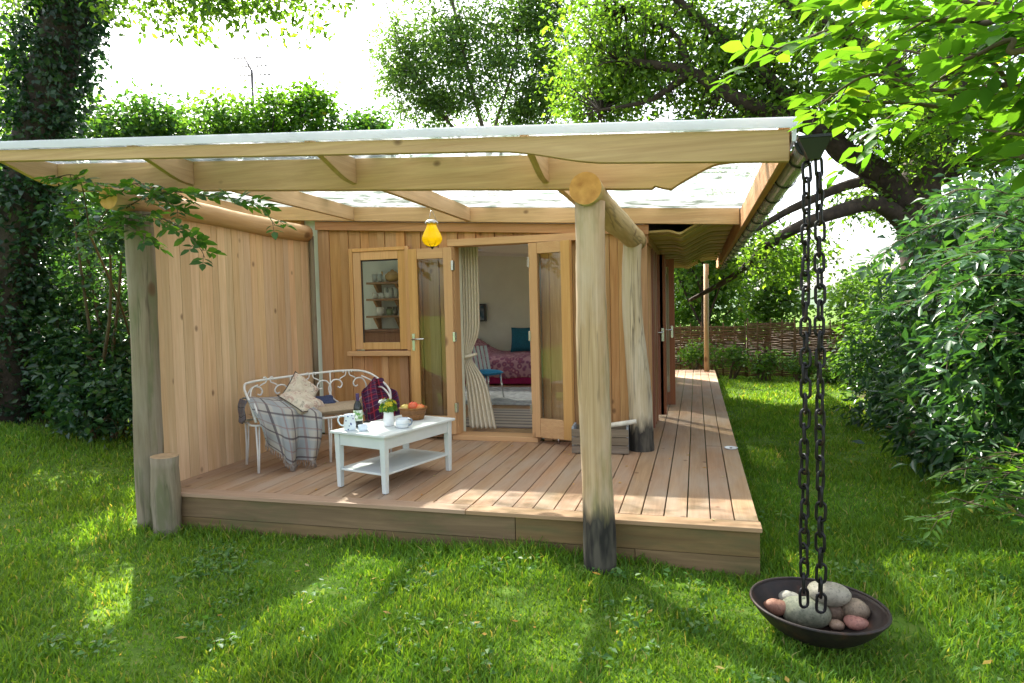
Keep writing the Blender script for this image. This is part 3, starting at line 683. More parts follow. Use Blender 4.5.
def posy(center, r, n, mt, name, par, size, seed):
    rg = np.random.default_rng(seed); V = []; Fc = []
    for i in range(n):
        d = rg.normal(size=3); d[2] = abs(d[2])*.8+.15; d /= np.linalg.norm(d); c = np.array(center)+d*r*rg.uniform(.5, 1)
        a = np.cross(d, [0, 0, 1.01]); a /= np.linalg.norm(a)+1e-6; b = np.cross(d, a); np_ = 6
        for k in range(np_):
            an = 2*math.pi*k/np_+rg.uniform(-.2, .2); e = a*math.cos(an)+b*math.sin(an); g_ = -a*math.sin(an)+b*math.cos(an); s_ = size*rg.uniform(.8, 1.2)
            o = len(V); V += [c, c+e*s_*.6+g_*s_*.28+d*s_*.2, c+e*s_+d*s_*.25, c+e*s_*.6-g_*s_*.28+d*s_*.2]; Fc.append((o, o+1, o+2, o+3))
    return mesh_np(name, np.array(V), np.array(Fc), mt, par)
posy((0, 0, .15), .075, 30, YEL, 'blossoms', j, .022, 1); posy((-.045, .01, .17), .05, 12, PALEP, 'blossoms', j, .02, 2); posy((0, 0, .13), .075, 40, LEAFY, 'leaves', j, .03, 3)
MUGM = NT('cream_stripe_mug'); sx_ = MUGM.n('SeparateXYZ', {0: MUGM.obj()}); MUGM.base(MUGM.ramp(MUGM.math('FRACT', MUGM.math('MULTIPLY', sx_.outputs[2], 26.0)), [(.75, (.75, .78, .8)), (.85, (.55, .62, .68))])); MUGM.set(Roughness=.25)
j = thing('mug', 'squat white teapot mug with a handle next to the flower jug', 'mug', tp(403, 427.5))
obj('body', MB().lathe([(.042, 0), (.056, .012), (.058, .05), (.05, .075), (.046, .075), (.053, .05), (.05, .015), (.0001, .012)], 24), MUGM.m, j, local=True)
obj('handle', MB().tube(handle(.052, .08, -.15, reach=.035), .007, 8), plain('slate_handle', (.2, .24, .3), .3, 0, .1, 8, 0), j, local=True)
BKP = tp(413.5, 419)
bk = thing('fruit_basket', 'round brown wicker basket at the far end of the table', 'basket', BKP)
mb = MB(); prof = []
for i in range(11):
    z = i*.0085; mb.tube([((.082+.028*z/.09+.003*(k % 2))*math.cos(2*math.pi*(k+.5*(i % 2))/28), (.082+.028*z/.09+.003*(k % 2))*math.sin(2*math.pi*(k+.5*(i % 2))/28), z+.006+.002*((k+i) % 2)) for k in range(28)], .0062, 6, closed=True)
mb.lathe([(.0001, .004), (.08, .004), (.082, .01)], 24)
WB = wood('wicker_cane', (.16, .07, .025), (.36, .18, .07), 2, 6, 20, knots=0, tint=.2); obj('woven_side', mb, WB, bk, local=True)
obj('rim', MB().tube([(.115*math.cos(a), .115*math.sin(a), .098) for a in np.linspace(0, 2*math.pi, 29)[:-1]], .009, 8, closed=True), WB, bk, local=True)
def fruit(name, label, dx, dy, dz, r, c1, c2):
    t = NT(name+'_skin'); f = t.noise(t.obj(), 9, 3); t.base(t.ramp(f, [(.4, c1), (.6, c2)])); t.set(Roughness=.35)
    prof = [(.0001, -r*.72)]+[(r*math.sin(a)*(1+.04*math.sin(3*a)), -r*.92*math.cos(a)) for a in np.linspace(.35, math.pi-.3, 10)]+[(.0001, r*.72)]
    f = thing(name, label, name, (BKP[0]+dx, BKP[1]+dy, BKP[2]+dz))
    obj('flesh', MB().lathe(prof, 18), t.m, f, local=True); obj('stalk', MB().tube([(0, 0, r*.7), (.004, 0, r*1.05)], .0025, 6), TWIG, f, local=True)
fruit('apple', 'bright red apple on top of the wicker basket', .005, -.01, .11, .045, (.6, .06, .03), (.7, .14, .05))
fruit('apple', 'orange red apple at the right side of the wicker basket', .066, .0, .092, .042, (.62, .1, .03), (.72, .25, .06))
fruit('pear', 'yellow pear at the left side of the wicker basket', -.065, -.02, .093, .042, (.66, .5, .1), (.72, .56, .16))
fruit('lemon', 'yellow orange lemon at the back of the wicker basket', -.02, .06, .1, .04, (.72, .42, .06), (.75, .55, .1))

# white wrought iron bench, standing cornerwise
BU, BW = np.array([.64, .77]), np.array([.77, -.64]); BA = np.array([-3.68, 4.91])
bench = thing('garden_bench', 'white wrought iron bench with heart scroll back in the screen corner', 'bench', (BA[0], BA[1], .003), math.atan2(.77, .64))
# local x along the length, local -y towards the front (facing), y>0 to the back
BL, BD = 1.28, .38
def rod(name, P, r=.008, k=6, closed=False, par=bench): return obj(name, MB().tube(catmull(P, k, closed), r, 8, closed=closed), IRON, par, local=True)
for x in (0.0, .64, 1.24):
    for y in (0.0, BD):
        lg = MB().tube([(x, y, .42), (x+.004, y-.006 if y == 0 else y+.01, .2), (x, y-.016 if y == 0 else y+.03, .006)], .0085, 8).tube([(x+.028, y, .42), (x+.02, y-.004 if y == 0 else y+.008, .2), (x+.006, y-.016 if y == 0 else y+.03, .006)], .0075, 8)
        obj('leg', lg, IRON, bench, local=True)
mb = MB().tube(catmull([(0, 0, .42), (.32, -.02, .42), (.64, -.025, .42), (.96, -.02, .42), (1.24, 0, .42), (1.26, .2, .42), (1.24, BD, .42), (.64, BD, .42), (0, BD, .42), (-.02, .2, .42)], 5, True), .010, 8, closed=True)
for i in range(9): mb.tube([(.10+.13*i, -.015, .418), (.10+.13*i, BD, .418)], .005, 6)
obj('seat_frame', mb, IRON, bench, local=True)
rod('top_rail', [(-.0, -.02, .45), (-.03, .06, .62), (-.02, .28, .73), (.06, BD, .765), (.35, BD+.02, .785), (.66, BD+.025, .80), (.96, BD+.02, .805), (1.17, BD, .78), (1.28, .25, .69), (1.29, .07, .60), (1.25, -.02, .45)], .011, 8)
rod('inner_rail', [(.02, .1, .43), (.0, .16, .58), (.05, .32, .70), (.12, BD-.01, .735)], .007)
rod('inner_rail', [(1.25, .1, .43), (1.27, .17, .57), (1.22, .31, .68), (1.12, BD-.01, .745)], .007)
def heart(cx, zb, s):
    half_ = [(0, 0), (.10, .055), (.185, .13), (.215, .225), (.17, .305), (.10, .31), (.065, .265), (.085, .225), (.115, .235)]
    t = [(0, .275), (.03, .255), (.055, .285), (.045, .33), (.0, .345)]
    mb = MB()
    for sg in (-1, 1):
        mb.tube(catmull([(cx+sg*p*s, BD+.012, zb+q*s) for p, q in half_], 6), .0075, 8)
        mb.tube(catmull([(cx+sg*p*s*.9, BD+.012, zb+(q+.01)*s) for p, q in ((.1, .31), (.06, .33), (.03, .345), (.02, .385), (.045, .4), (.055, .375))], 5), .006, 8)
    obj('heart_scroll', mb, IRON, bench, local=True)
heart(.22, .44, .88); heart(.62, .44, .9); heart(.985, .44, .9)
rod('back_post', [(.425, BD+.012, .42), (.425, BD+.014, .79)], .007); rod('back_post', [(.81, BD+.012, .42), (.81, BD+.016, .80)], .007)
for sg, x0 in ((1, .0), (-1, 1.24)):
    P = [(x0, BD*.9, .60), (x0, BD*.5, .635), (x0, .08, .62), (x0, -.035, .56), (x0, -.03, .50), (x0, .02, .49), (x0, .03, .525)]
    rod('arm', P, .009)
def bloc(x, y, z): 
    p = BA+BU*x-BW*y; return (p[0], p[1], z+.003)
BRZ = math.atan2(.77, .64)
# seat cushion
mb = MB()
def cushion(fx, fy, fz, nu=16, nv=10, pinch=.5, wr=0, seed=0):
    rg = random.Random(seed); ph = [rg.uniform(0, 6) for _ in range(6)]; mb = MB()
    def pt(u, v, s):
        a, b = 2*u-1, 2*v-1; e = max(0, (1-abs(a)**4)*(1-abs(b)**4))**pinch
        sh = 1-.06*(1-abs(a)**2)*(abs(b)**3); sv = 1-.06*(1-abs(b)**2)*(abs(a)**3)
        w_ = wr*(math.sin(a*5+ph[0]+b*3)+math.sin(b*7+ph[1]-a*2)+.6*math.sin(a*11+b*9+ph[2]))*e
        return (fx*a*sv, fy*b*sh, s*(fz*e)+(w_ if s > 0 else 0))
    mb.grid(lambda u, v: pt(u, v, 1), nu, nv); mb.grid(lambda u, v: pt(v, u, -1), nv, nu); return mb
s_ = single('seat_cushion', cushion(.61, .19, .045, 24, 12, .22, .004, 4), TAUPE, 'flat taupe cushion covering the seat of the white iron bench', 'cushion', bloc(.63, .19, .472), rot=(0, 0, BRZ))
FLOR = NT('floral_linen'); o_ = FLOR.obj(); n1 = FLOR.noise(o_, 9, 4, .6, 1.2); n2 = FLOR.noise(o_, 14, 3, .6, 2)
cc = FLOR.ramp(n1, [(.4, (.55, .47, .36)), (.5, (.62, .54, .43)), (.58, (.42, .27, .22)), (.63, (.6, .5, .4))]); FLOR.base(FLOR.mix(FLOR.ramp(n2, [(.6, (0, 0, 0)), (.66, (.7, .7, .7))]), cc, (.22, .2, .17))); FLOR.set(Roughness=.95); FLOR.bump(FLOR.noise(o_, 120, 2), .2, .003)
def pillow(name, label, x, y, z, sz, rx, ry, rz, mt, par=None):
    p = thing(name, label, 'pillow', bloc(x, y, z)); p.rotation_euler = (rx, ry, BRZ+rz)
    obj('cover', cushion(sz, sz*.9, .075, 16, 16, .55, .006, hash(label) % 99), mt, p, local=True)
    obj('piping', MB().tube([(sz*a, sz*.9*b, 0) for a, b in ((-1, -1), (-.5, -.955), (0, -.94), (.5, -.955), (1, -1), (.955, -.5), (.94, 0), (.955, .5), (1, 1), (.5, .955), (0, .94), (-.5, .955), (-1, 1), (-.955, .5), (-.94, 0), (-.955, -.5))], .005, 6, closed=True), plain('dark_piping', (.06, .05, .045), .9, 0, .1, 20, 0), p, local=True)
pillow('scatter_pillow', 'floral linen pillow lying in front on the bench cushion', .45, .13, .56, .175, R_(26), R_(6), R_(34), FLOR.m)
pillow('scatter_pillow', 'floral linen pillow standing on its corner against the bench back', .50, .33, .64, .15, R_(72), R_(40), R_(4), FLOR.m)
p = single('scatter_pillow', cushion(.14, .10, .045, 16, 16, .5, .006, 8), NAVY, 'navy pillow half hidden behind the floral pillows on the bench', 'pillow', bloc(.68, .27, .52), rot=(R_(30), 0, BRZ+.1))
# plaid throw over the near end of the bench
def plaid(name, base, alt, lines, sc_=1.0):
    t = NT(name); uv = t.n('UVMap').outputs[0]; sp = t.n('SeparateXYZ', {0: uv})
    def st(s, scale, w_, off=0): return t.math('LESS_THAN', t.math('FRACT', t.math('ADD', t.math('MULTIPLY', s, scale), off)), w_)
    c = t.mix(t.math('MULTIPLY', st(sp.outputs[0], 4.0*sc_, .5), .45), base, alt); c = t.mix(t.math('MULTIPLY', st(sp.outputs[1], 5.0*sc_, .5), .45), c, alt)
    for s, k in ((0, 4.0), (1, 5.0)):
        c = t.mix(t.math('MULTIPLY', st(sp.outputs[s], k*sc_, .09, .2), .8), c, lines[0]); c = t.mix(t.math('MULTIPLY', st(sp.outputs[s], k*sc_, .06, .62), .6), c, lines[1])
    t.base(c); t.set(Roughness=1); t.b.inputs['Specular IOR Level'].default_value = .05; t.bump(t.noise(t.obj(), 160, 2), .3, .003); return t.m
def cloth(name, fn, nu, nv, mt, par, thick=.008):
    mb = MB().grid(fn, nu, nv); o = obj(name, mb, mt, par, local=True); me = o.data; uvl = me.uv_layers.new(name='UVMap'); W = nv+1
    for lp in me.loops: i = lp.vertex_index; uvl.data[lp.index].uv = ((i//W)/nu, (i % W)/nv)
    mods(o, 0, thick, 1); return o
GREYP = plaid('grey_plaid', (.40, .37, .33), (.24, .28, .31), ((.09, .07, .08), (.26, .15, .14)), .8)
thr = thing('plaid_throw', 'grey and blue checked wool blanket draped over the near end of the bench', 'blanket', (BA[0], BA[1], .003), BRZ)
# local frame of the bench: from the arm at the rear-left, over the seat edge and down the front
def throwfn(u, v):
    # u: across (left edge 0 .. right edge 1), v: from top 0 down to the hem 1
    fold = (math.sin(u*13+1.2+v*1.9)*.034+math.sin(u*22+v*2.3+.5)*.017)*(v**.9)+math.sin(u*37+v*5)*.008*v
    A0 = np.array([-.045, .30, .63]); A1 = np.array([.30, .26, .62])           # top edge: arm to the back of the seat
    M0 = np.array([-.055, .02, .60]); M1 = np.array([.56, -.05, .475])          # front edge of arm / seat
    H0 = np.array([.055, -.10, .30]); H1 = np.array([.50, -.09, .065])         # hem
    top = A0*(1-u)+A1*u; mid = M0*(1-u)+M1*u; hem = H0*(1-u)+H1*u
    hem[2] -= .13*math.sin(math.pi*min(1, u*1.1))*.9-.02*math.sin(u*11)
    if v < .4:
        t = v/.4; p = top*(1-t)+mid*t; p[2] += .035*math.sin(math.pi*t)+.02*math.sin(u*9)*t*(1-u)
    else:
        t = (v-.4)/.6; p = mid*(1-t)+hem*t; p[1] += -.05*math.sin(math.pi*t)-.0
    p[1] -= fold*1.6; p[0] += fold*.4; p[2] = max(p[2], .02)
    return p
cloth('cloth', throwfn, 40, 40, GREYP, thr)
mb = MB(); rg = random.Random(4)
for i in range(60):
    p = throwfn(i/59, 1.0); mb.tube([p, p+np.array([rg.uniform(-.006, .006), -.004, -.03]), p+np.array([rg.uniform(-.014, .014), rg.uniform(-.01, .004), -rg.uniform(.05, .065)])], .0028, 4)
obj('fringe', mb, plain('grey_fringe', (.33, .29, .26), 1, 0, .2, 30, 0), thr, local=True)
def tailfn(u, v):
    p = np.array([-.05-.012*math.sin(v*5), .31-.25*u, .632]); 
    return p+np.array([-.03*v-.012*math.sin(u*14)*v, .0, -.19*v-.03*math.sin(u*5)*v])
cloth('tail', tailfn, 10, 10, plaid('dark_plaid_tail', (.22, .2, .2), (.12, .12, .15), ((.04, .035, .05), (.2, .12, .11)), .5), thr)
TART = plaid('purple_tartan', (.09, .018, .03), (.03, .018, .06), ((.3, .03, .05), (.2, .12, .16)), 1.6)
th2 = thing('tartan_throw', 'dark red and purple tartan blanket heaped over the far arm of the bench', 'blanket', (BA[0], BA[1], .003), BRZ)
def tart(u, v):
    fold = math.sin(u*17+2)*.022+math.sin(u*31+v*4)*.01
    P0 = np.array([1.09+.29*u, .27, .60+.13*math.exp(-((u-.5)/.3)**2)]); P1 = np.array([1.01+.38*u, .15, .59+.04*math.sin(u*6)]); P2 = np.array([.95+.38*u, -.04, .49]); P3 = np.array([.97+.34*u, -.10, .26-.08*math.sin(u*7)])
    a = [P0, P1, P2, P3]; s_ = v*2.999; i = int(s_); t = s_-i; p = a[i]*(1-t)+a[i+1]*t
    return p+np.array([fold*.4, -fold, fold*.8])
cloth('cloth', tart, 36, 30, TART, th2, .012)

# wooden crate, dish, lantern
cr = thing('wooden_crate', 'weathered grey slatted crate between the two log posts', 'crate', (-.89, 6.30, .004), R_(4))
cw, cdp, ch = .265, .14, .24
for sy in (-1, 1):
    mb = MB()
    for k in range(3): mb.box(-cw, cw, *sorted((sy*cdp, sy*(cdp-.012))), .004+k*.078, .004+k*.078+.07)
    obj('slatted_side', mb, GREYW, cr, bevel=.002, local=True)
for sx in (-1, 1):
    mb = MB(); e0, e1 = sorted((sx*(cw-.001), sx*(cw-.02)))
    mb.box(e0, e1, -cdp+.013, cdp-.013, .003, .16).box(e0, e1, -cdp+.013, -.045, .161, .2).box(e0, e1, .045, cdp-.013, .161, .2).box(e0, e1, -cdp+.013, cdp-.013, .201, .25)
    obj('end_panel', mb, plain('painted_crate_end', (.27, .3, .33), .7, 0, .35, 20, .2), cr, bevel=.002, local=True)
obj('bottom', MB().box(-cw+.02, cw-.02, -cdp+.013, cdp-.013, .002, .012), GREYW, cr, local=True)
lg_ = MB().tube([(0, 0, 0), (.12, .01, .0), (.26, 0, .01)], [.022, .024, .02], 12, jit=.04)
single('birch_stick', lg_, plain('birch_bark', (.6, .56, .48), .8, 0, .2, 14, .2), 'pale birch stick lying across the top of the grey crate', 'stick', (-.80, 6.20, .268), rot=(0, R_(-6), R_(10)))
p = onz(731, 449, 0)
ds = MB().lathe([(.04, 0), (.056, .004), (.062, .014), (.058, .015), (.05, .008), (.018, .006), (.0001, .0058)], 24).lathe([(.012, .0062), (.012, .012), (.0001, .0125)], 12, mi=1)
single('dish', ds, [CERAM, BLACK], 'small round white dish with a dark centre on the deck edge', 'dish', (p[0], p[1], .003))
lx, ly = -2.325, 5.72; lz = 1.965
lan = thing('lantern', 'yellow blown glass lantern hanging from a rafter', 'lantern', (lx, ly, lz))
YG = NT('amber_glass'); YG.base((.97, .70, .02)); YG.set(Roughness=.08, IOR=1.35); YG.b.inputs['Transmission Weight'].default_value = .5
tr = YG.n('BsdfTranslucent', {'Color': (.98, .74, .03, 1)}); mx = YG.n('MixShader', {0: .55, 1: YG.b.outputs[0], 2: tr.outputs[0]}); YG.l(mx.outputs[0], YG.out.inputs[0])
mb = MB(); n = 40; prof = [(.02, 0), (.062, .018), (.088, .055), (.09, .085), (.072, .13), (.052, .17), (.042, .205), (.04, .215)]; v = []; 
prof = [tuple(q) for q in catmull([(a, b, 0) for a, b in prof], 3)]
for q in prof:
    for k in range(n):
        a = 2*math.pi*k/n; r = q[0]*(1+.09*abs(math.cos(4*a))*min(1, q[0]/.05)-.04); v.append((r*math.cos(a), r*math.sin(a), q[1]))
mb.add(v, [(i*n+k, i*n+(k+1) % n, (i+1)*n+(k+1) % n, (i+1)*n+k) for i in range(len(prof)-1) for k in range(n)], 0, True)
obj('glass_shade', mb, YG.m, lan, local=True)
SIL = plain('pewter', (.5, .48, .5), .35, .9, .15, 20, .05)
mb = MB().lathe([(.0001, -.022), (.008, -.018), (.012, -.006), (.03, .002), (.0001, .004)], 14)
for k in range(8): a = 2*math.pi*k/8; mb.tube([(.02*math.cos(a), .02*math.sin(a), .001), (.06*math.cos(a), .06*math.sin(a), .013), (.088*math.cos(a), .088*math.sin(a), .052)], .0025, 5)
obj('cage', mb, plain('dark_bronze', (.05, .035, .02), .4, .8, .1, 10, 0), lan, local=True)
mb = MB().lathe([(.058, .212), (.06, .228), (.05, .236), (.03, .246), (.0001, .25)], 18)
for k in range(8): a = 2*math.pi*k/8; mb.lathe([(.0001, -.012), (.012, 0), (.0001, .012)], 8, (.056*math.cos(a), .056*math.sin(a), .214))
obj('crown_ring', mb, SIL, lan, local=True)
for k in range(3):
    a = 2*math.pi*k/3+.4; obj('hanger', MB().tube([(.045*math.cos(a), .045*math.sin(a), .238), (.018*math.cos(a), .018*math.sin(a), .31), (0, 0, .335)], .0025, 5), SIL, lan, local=True)
obj('hook', MB().tube(catmull([(0, 0, .333), (.002, 0, .40), (.0, 0, .46), (.03, 0, .475), (.03, 0, .452)], 4), .0035, 6).lathe([(.014, .455), (.014, .49)], 10, (.022, 0, 0)), BLACK, lan, local=True)

# ================================================================== RAIN CHAIN AND BOWL
BC = onz(818, 604, -.125); BR = .315; tilt = R_(2)
bowl = thing('iron_bowl', 'wide black iron bowl of stones standing on the grass under the chain', 'bowl', (BC[0], BC[1], -.125)); bowl.rotation_euler = (R_(-.5), tilt, 0)
def bz(r): return -.15+.15*(r/BR)**3.2
prof = [(.0001, bz(0)-.008)]+[(r, bz(r)-.008) for r in np.linspace(.05, BR, 14)]+[(BR+.004, .0), (BR-.006, .002)]+[(r, bz(r)) for r in np.linspace(BR-.012, .05, 14)]+[(.0001, bz(0))]
RUST = NT('rusty_iron'); f = RUST.noise(RUST.obj(), 7, 6, .65); RUST.base(RUST.ramp(f, [(.35, (.018, .014, .014)), (.55, (.035, .022, .018)), (.72, (.12, .045, .022))])); RUST.set(Roughness=.55, Metallic=.3); RUST.bump(f, .3, .01)
obj('dish', MB().lathe(prof, 48), RUST.m, bowl, local=True)
obj('rim', MB().tube([(BR*math.cos(a), BR*math.sin(a), .002) for a in np.linspace(0, 2*math.pi, 49)[:-1]], .008, 8, closed=True), RUST.m, bowl, local=True)
STONES = [((805, 610), .128, .078, .075, 8, 'large speckled grey green stone at the front of the iron bowl', (.17, .18, .115), (.33, .32, .22)),
          ((828, 592), .11, .07, .06, 0, 'large pale buff stone at the back of the iron bowl', (.24, .215, .16), (.37, .33, .25)),
          ((776, 606), .065, .045, .04, 10, 'smooth red brown stone at the left edge of the iron bowl', (.3, .13, .08), (.4, .2, .13)),
          ((790, 598), .07, .045, .04, -20, 'pale grey stone behind the speckled one in the iron bowl', (.26, .245, .2), (.38, .36, .3)),
          ((834, 609), .062, .055, .062, 30, 'upright brown stone in the middle of the iron bowl', (.17, .11, .07), (.3, .2, .13)),
          ((855, 608), .075, .05, .055, -20, 'mottled brown stone at the right of the iron bowl', (.2, .15, .1), (.34, .25, .17)),
          ((857, 622), .062, .045, .035, -8, 'pinkish red stone at the front right of the iron bowl', (.42, .17, .13), (.52, .26, .2)),
          ((836, 624), .04, .03, .025, 0, 'small tan stone tucked under the upright brown one', (.4, .25, .16), (.5, .34, .24)),
          ((815, 601), .045, .035, .03, 0, 'small grey stone between chain ends in the iron bowl', (.25, .23, .2), (.38, .35, .3))]
for i, ((px, py), a, b, c, rz, lab, c1, c2) in enumerate(STONES):
    p = onz(px, py, -.18); rr = math.hypot(p[0]-BC[0], p[1]-BC[1]); zz = -.125+bz(min(rr, BR*.9))-(p[0]-BC[0])*math.tan(tilt)+c*.8
    q = onz(px, py, zz+c*.15)
    rg = random.Random(i+5); ph = [rg.uniform(0, 6) for _ in range(4)]; mb = MB(); nu, nv = 20, 12; v = []
    for k in range(nv+1):
        th = math.pi*k/nv
        for m_ in range(nu):
            fi = 2*math.pi*m_/nu; s_ = 1+.06*math.sin(2*fi+ph[0])*math.sin(th)+.05*math.sin(3*fi+ph[1]+th*2)+.03*math.cos(3*th+ph[2])
            v.append((a*s_*math.sin(th)*math.cos(fi), b*s_*math.sin(th)*math.sin(fi), c*s_*math.cos(th)))
    mb.add(v, [(k*nu+m_, (k+1)*nu+m_, (k+1)*nu+(m_+1) % nu, k*nu+(m_+1) % nu) for k in range(nv) for m_ in range(nu)], 0, True)
    t = NT('stone_%s' % 'abcdefghi'[i]); f = t.noise(t.obj(), 22, 6, .7); f2 = t.noise(t.obj(), 70, 3, .6); t.base(t.mix(t.ramp(f2, [(.55, (0, 0, 0)), (.62, (.5, .5, .5))]), t.ramp(f, [(.35, c1), (.65, c2)]), tuple(x*.5 for x in c1))); t.set(Roughness=.65); t.bump(f, .35, .008)
    single('stone', mb, t.m, lab, 'stone', (q[0], q[1], zz), group='stones in the iron bowl', rot=(0, 0, R_(rz)-.15))
ch_ = thing('rain_chain', 'doubled black iron chain hanging from gutter outlet into the bowl', 'chain', (.535, 3.44, 2.06))
def link(L, W_, r): 
    h = L/2-W_/2; P = [(W_/2*math.cos(a), 0, h+W_/2*math.sin(a)) for a in np.linspace(0, math.pi, 7)]+[(W_/2*math.cos(a), 0, -h+W_/2*math.sin(a)) for a in np.linspace(math.pi, 2*math.pi, 7)]
    return MB().tube(P, r, 7, closed=True)
LN = link(.094, .040, .0075); lme = None
rg = random.Random(2)
for sidx, (x0, x1, top_z, bot_z) in enumerate(((-.026, -.042, 2.03, -.10), (.030, .036, 2.05, -.12))):
    nl = 29; 
    for i in range(nl):
        t = (i+.5)/nl; z = top_z+(bot_z-top_z)*t; x = x0+(x1-x0)*t
        if lme is None: lk = obj('chain_link', LN, BLACK, ch_, local=True); lme = lk
        else: lk = lme.copy(); col.objects.link(lk); lk.parent = ch_
        lk.location = (x+rg.uniform(-.003, .003), rg.uniform(-.004, .004)+(BC[1]-3.44+.03)*max(0, t-.0)*.0, z-2.06); lk.rotation_euler = (rg.uniform(-.04, .04), rg.uniform(-.05, .05), (R_(12) if i % 2 == 0 else R_(98))+rg.uniform(-.4, .4)+.5*math.sin(i*.35+sidx*2))

# ================================================================== INSIDE THE CABIN
bed = thing('daybed', 'daybed under a purple patterned quilt at the back of the room', 'bed', (-3.6, 12.1, .03))
QM = NT('purple_quilt'); vo = QM.n('TexVoronoi', {'Vector': QM.obj(), 'Scale': 11.0}); QM.base(QM.ramp(vo.outputs['Distance'], [(.1, (.55, .34, .36)), (.25, (.3, .09, .13)), (.45, (.22, .07, .14)), (.6, (.45, .24, .27))])); QM.set(Roughness=.95)
obj('base', MB().box(-5.2, -2.3, 11.3, 12.85, .05, .18), plain('magenta_valance', (.42, .02, .13), .9, 0, .15, 10, .1), bed, bevel=.02)
def quilt(u, v):
    x = -5.22+2.95*u; prof = [(11.24, .17), (11.22, .30), (11.25, .45), (11.35, .52), (12.0, .53), (12.9, .53)]; s_ = v*(len(prof)-1.001); i = int(s_); t = s_-i
    y = prof[i][0]*(1-t)+prof[i+1][0]*t; z = prof[i][1]*(1-t)+prof[i+1][1]*t
    z += .30*math.exp(-((x+4.45)/.38)**2)*min(1, v*1.4)**2+.012*math.sin(x*9+y*3); return (x, y+.012*math.sin(x*14), z)
obj('quilt', MB().grid(quilt, 40, 24), QM.m, bed, solid=.02)
c = cushion(.25, .25, .085, 14, 14, .5, .004, 3); p = single('teal_cushion', c, TEAL, 'square teal cushion propped up on the daybed against the wall', 'cushion', (-3.25, 12.55, .78), rot=(R_(72), 0, R_(6)))
ch = thing('lounge_chair', 'low chair with blue seat and pale slatted back beside the curtain', 'chair', (-3.06, 9.55, .03), R_(-35))
obj('seat', cushion(.19, .18, .04, 10, 10, .25).xf(Matrix.Translation((0, 0, .40))), BLUEF, ch, local=True)
mb = MB()
for k in range(5): mb.obox((-.17, -.15+.075*k, .60), ((.97, 0, .25), (0, 1, 0), (-.25, 0, .97)), (.008, .024, .20))
obj('slatted_back', mb, plain('pale_slat', (.5, .55, .52), .5, 0, .1, 6), ch, bevel=.004, local=True)
for sx in (-1, 1):
    for sy in (-1, 1): obj('leg', MB().tube([(sx*.15, sy*.14, .37), (sx*.19, sy*.17, .005)], [.016, .011], 8), CHROME, ch, local=True)
def rug(name, label, x0, x1, y0, y1, mt, h=.02):
    mb = MB().grid(lambda u, v: (x0+(x1-x0)*u, y0+(y1-y0)*v, .031+h*(1 if 0 < u < 1 and 0 < v < 1 else .3)), 24, 16); single(name, mb, mt, label, 'rug', ((x0+x1)/2, (y0+y1)/2, .031), local=False)
rug('shaggy_rug', 'thick grey rug on the floor in front of the daybed', -4.4, -2.2, 8.9, 11.0, plain('grey_shag', (.32, .32, .33), 1, 0, .35, 14, 1))
SR = NT('stripe_rug'); sx_ = SR.n('SeparateXYZ', {0: SR.obj()}); SR.base(SR.ramp(SR.math('FRACT', SR.math('ADD', SR.math('MULTIPLY', sx_.outputs[1], 5.0), SR.math('MULTIPLY', SR.noise(SR.obj(), 12, 3), .15))), [(.0, (.36, .31, .27)), (.35, (.3, .26, .23)), (.5, (.13, .12, .13)), (.7, (.22, .17, .15)), (.9, (.38, .32, .27))], 'CONSTANT')); SR.set(Roughness=1)
rug('striped_rug', 'woven rug with dark and pale stripes just inside the doors', -2.78, -1.5, 7.2, 8.6, SR.m, .01)
pf = thing('picture_frame', 'small dark framed picture on the back wall above the daybed', 'picture', (-4.28, 12.99, 1.32))
mb = MB()
for a, b, c_, d_ in ((-.15, -.12, -.18, .18), (.12, .15, -.18, .18), (-.119, .119, -.18, -.15), (-.119, .119, .15, .18), (-.015, .015, -.149, .149)): mb.box(a, b, -.1, -.0, c_, d_)
obj('frame', mb, plain('dark_frame', (.05, .06, .06), .5), pf, bevel=.003, local=True)
PM = NT('picture_print'); PM.base(PM.ramp(PM.noise(PM.obj(), 5, 3), [(.4, (.55, .62, .66)), (.55, (.1, .22, .3)), (.65, (.05, .07, .08))])); obj('print', MB().box(-.118, .118, -.02, -.004, -.148, .148), PM.m, pf, local=True)
# curtain gathered at the left jamb
cu = thing('curtain', 'cream linen curtain tied back at the left of the open doorway', 'curtain', (-2.36, 6.98, .06))
def curt(u, v):
    z = 2.10-2.05*v; tie = math.exp(-((v-.60)/.09)**2); wd = (.20+.15*max(0, v-.62)**.8*1.6)*(1-.5*tie); cx_ = -2.46+.10*wd+.10*max(0, v-.60)
    a = 2*math.pi*6*u; return (cx_-.06+wd*u, 6.98+.028*(1-.5*tie)*math.sin(a), max(z, .065))
obj('cloth', MB().grid(curt, 72, 40), CURT, cu, solid=.004)
obj('tie_band', MB().tube([(-2.51+.085+.07*math.cos(a), 6.98+.045*math.sin(a), .87+.02*math.cos(a)) for a in np.linspace(0, 2*math.pi, 21)[:-1]], .016, 8, closed=True), CURT, cu)
obj('curtain_pole', MB().tube([(-2.75, 6.98, 2.13), (-1.5, 6.98, 2.13)], .014, 10), BLACKP, cu)
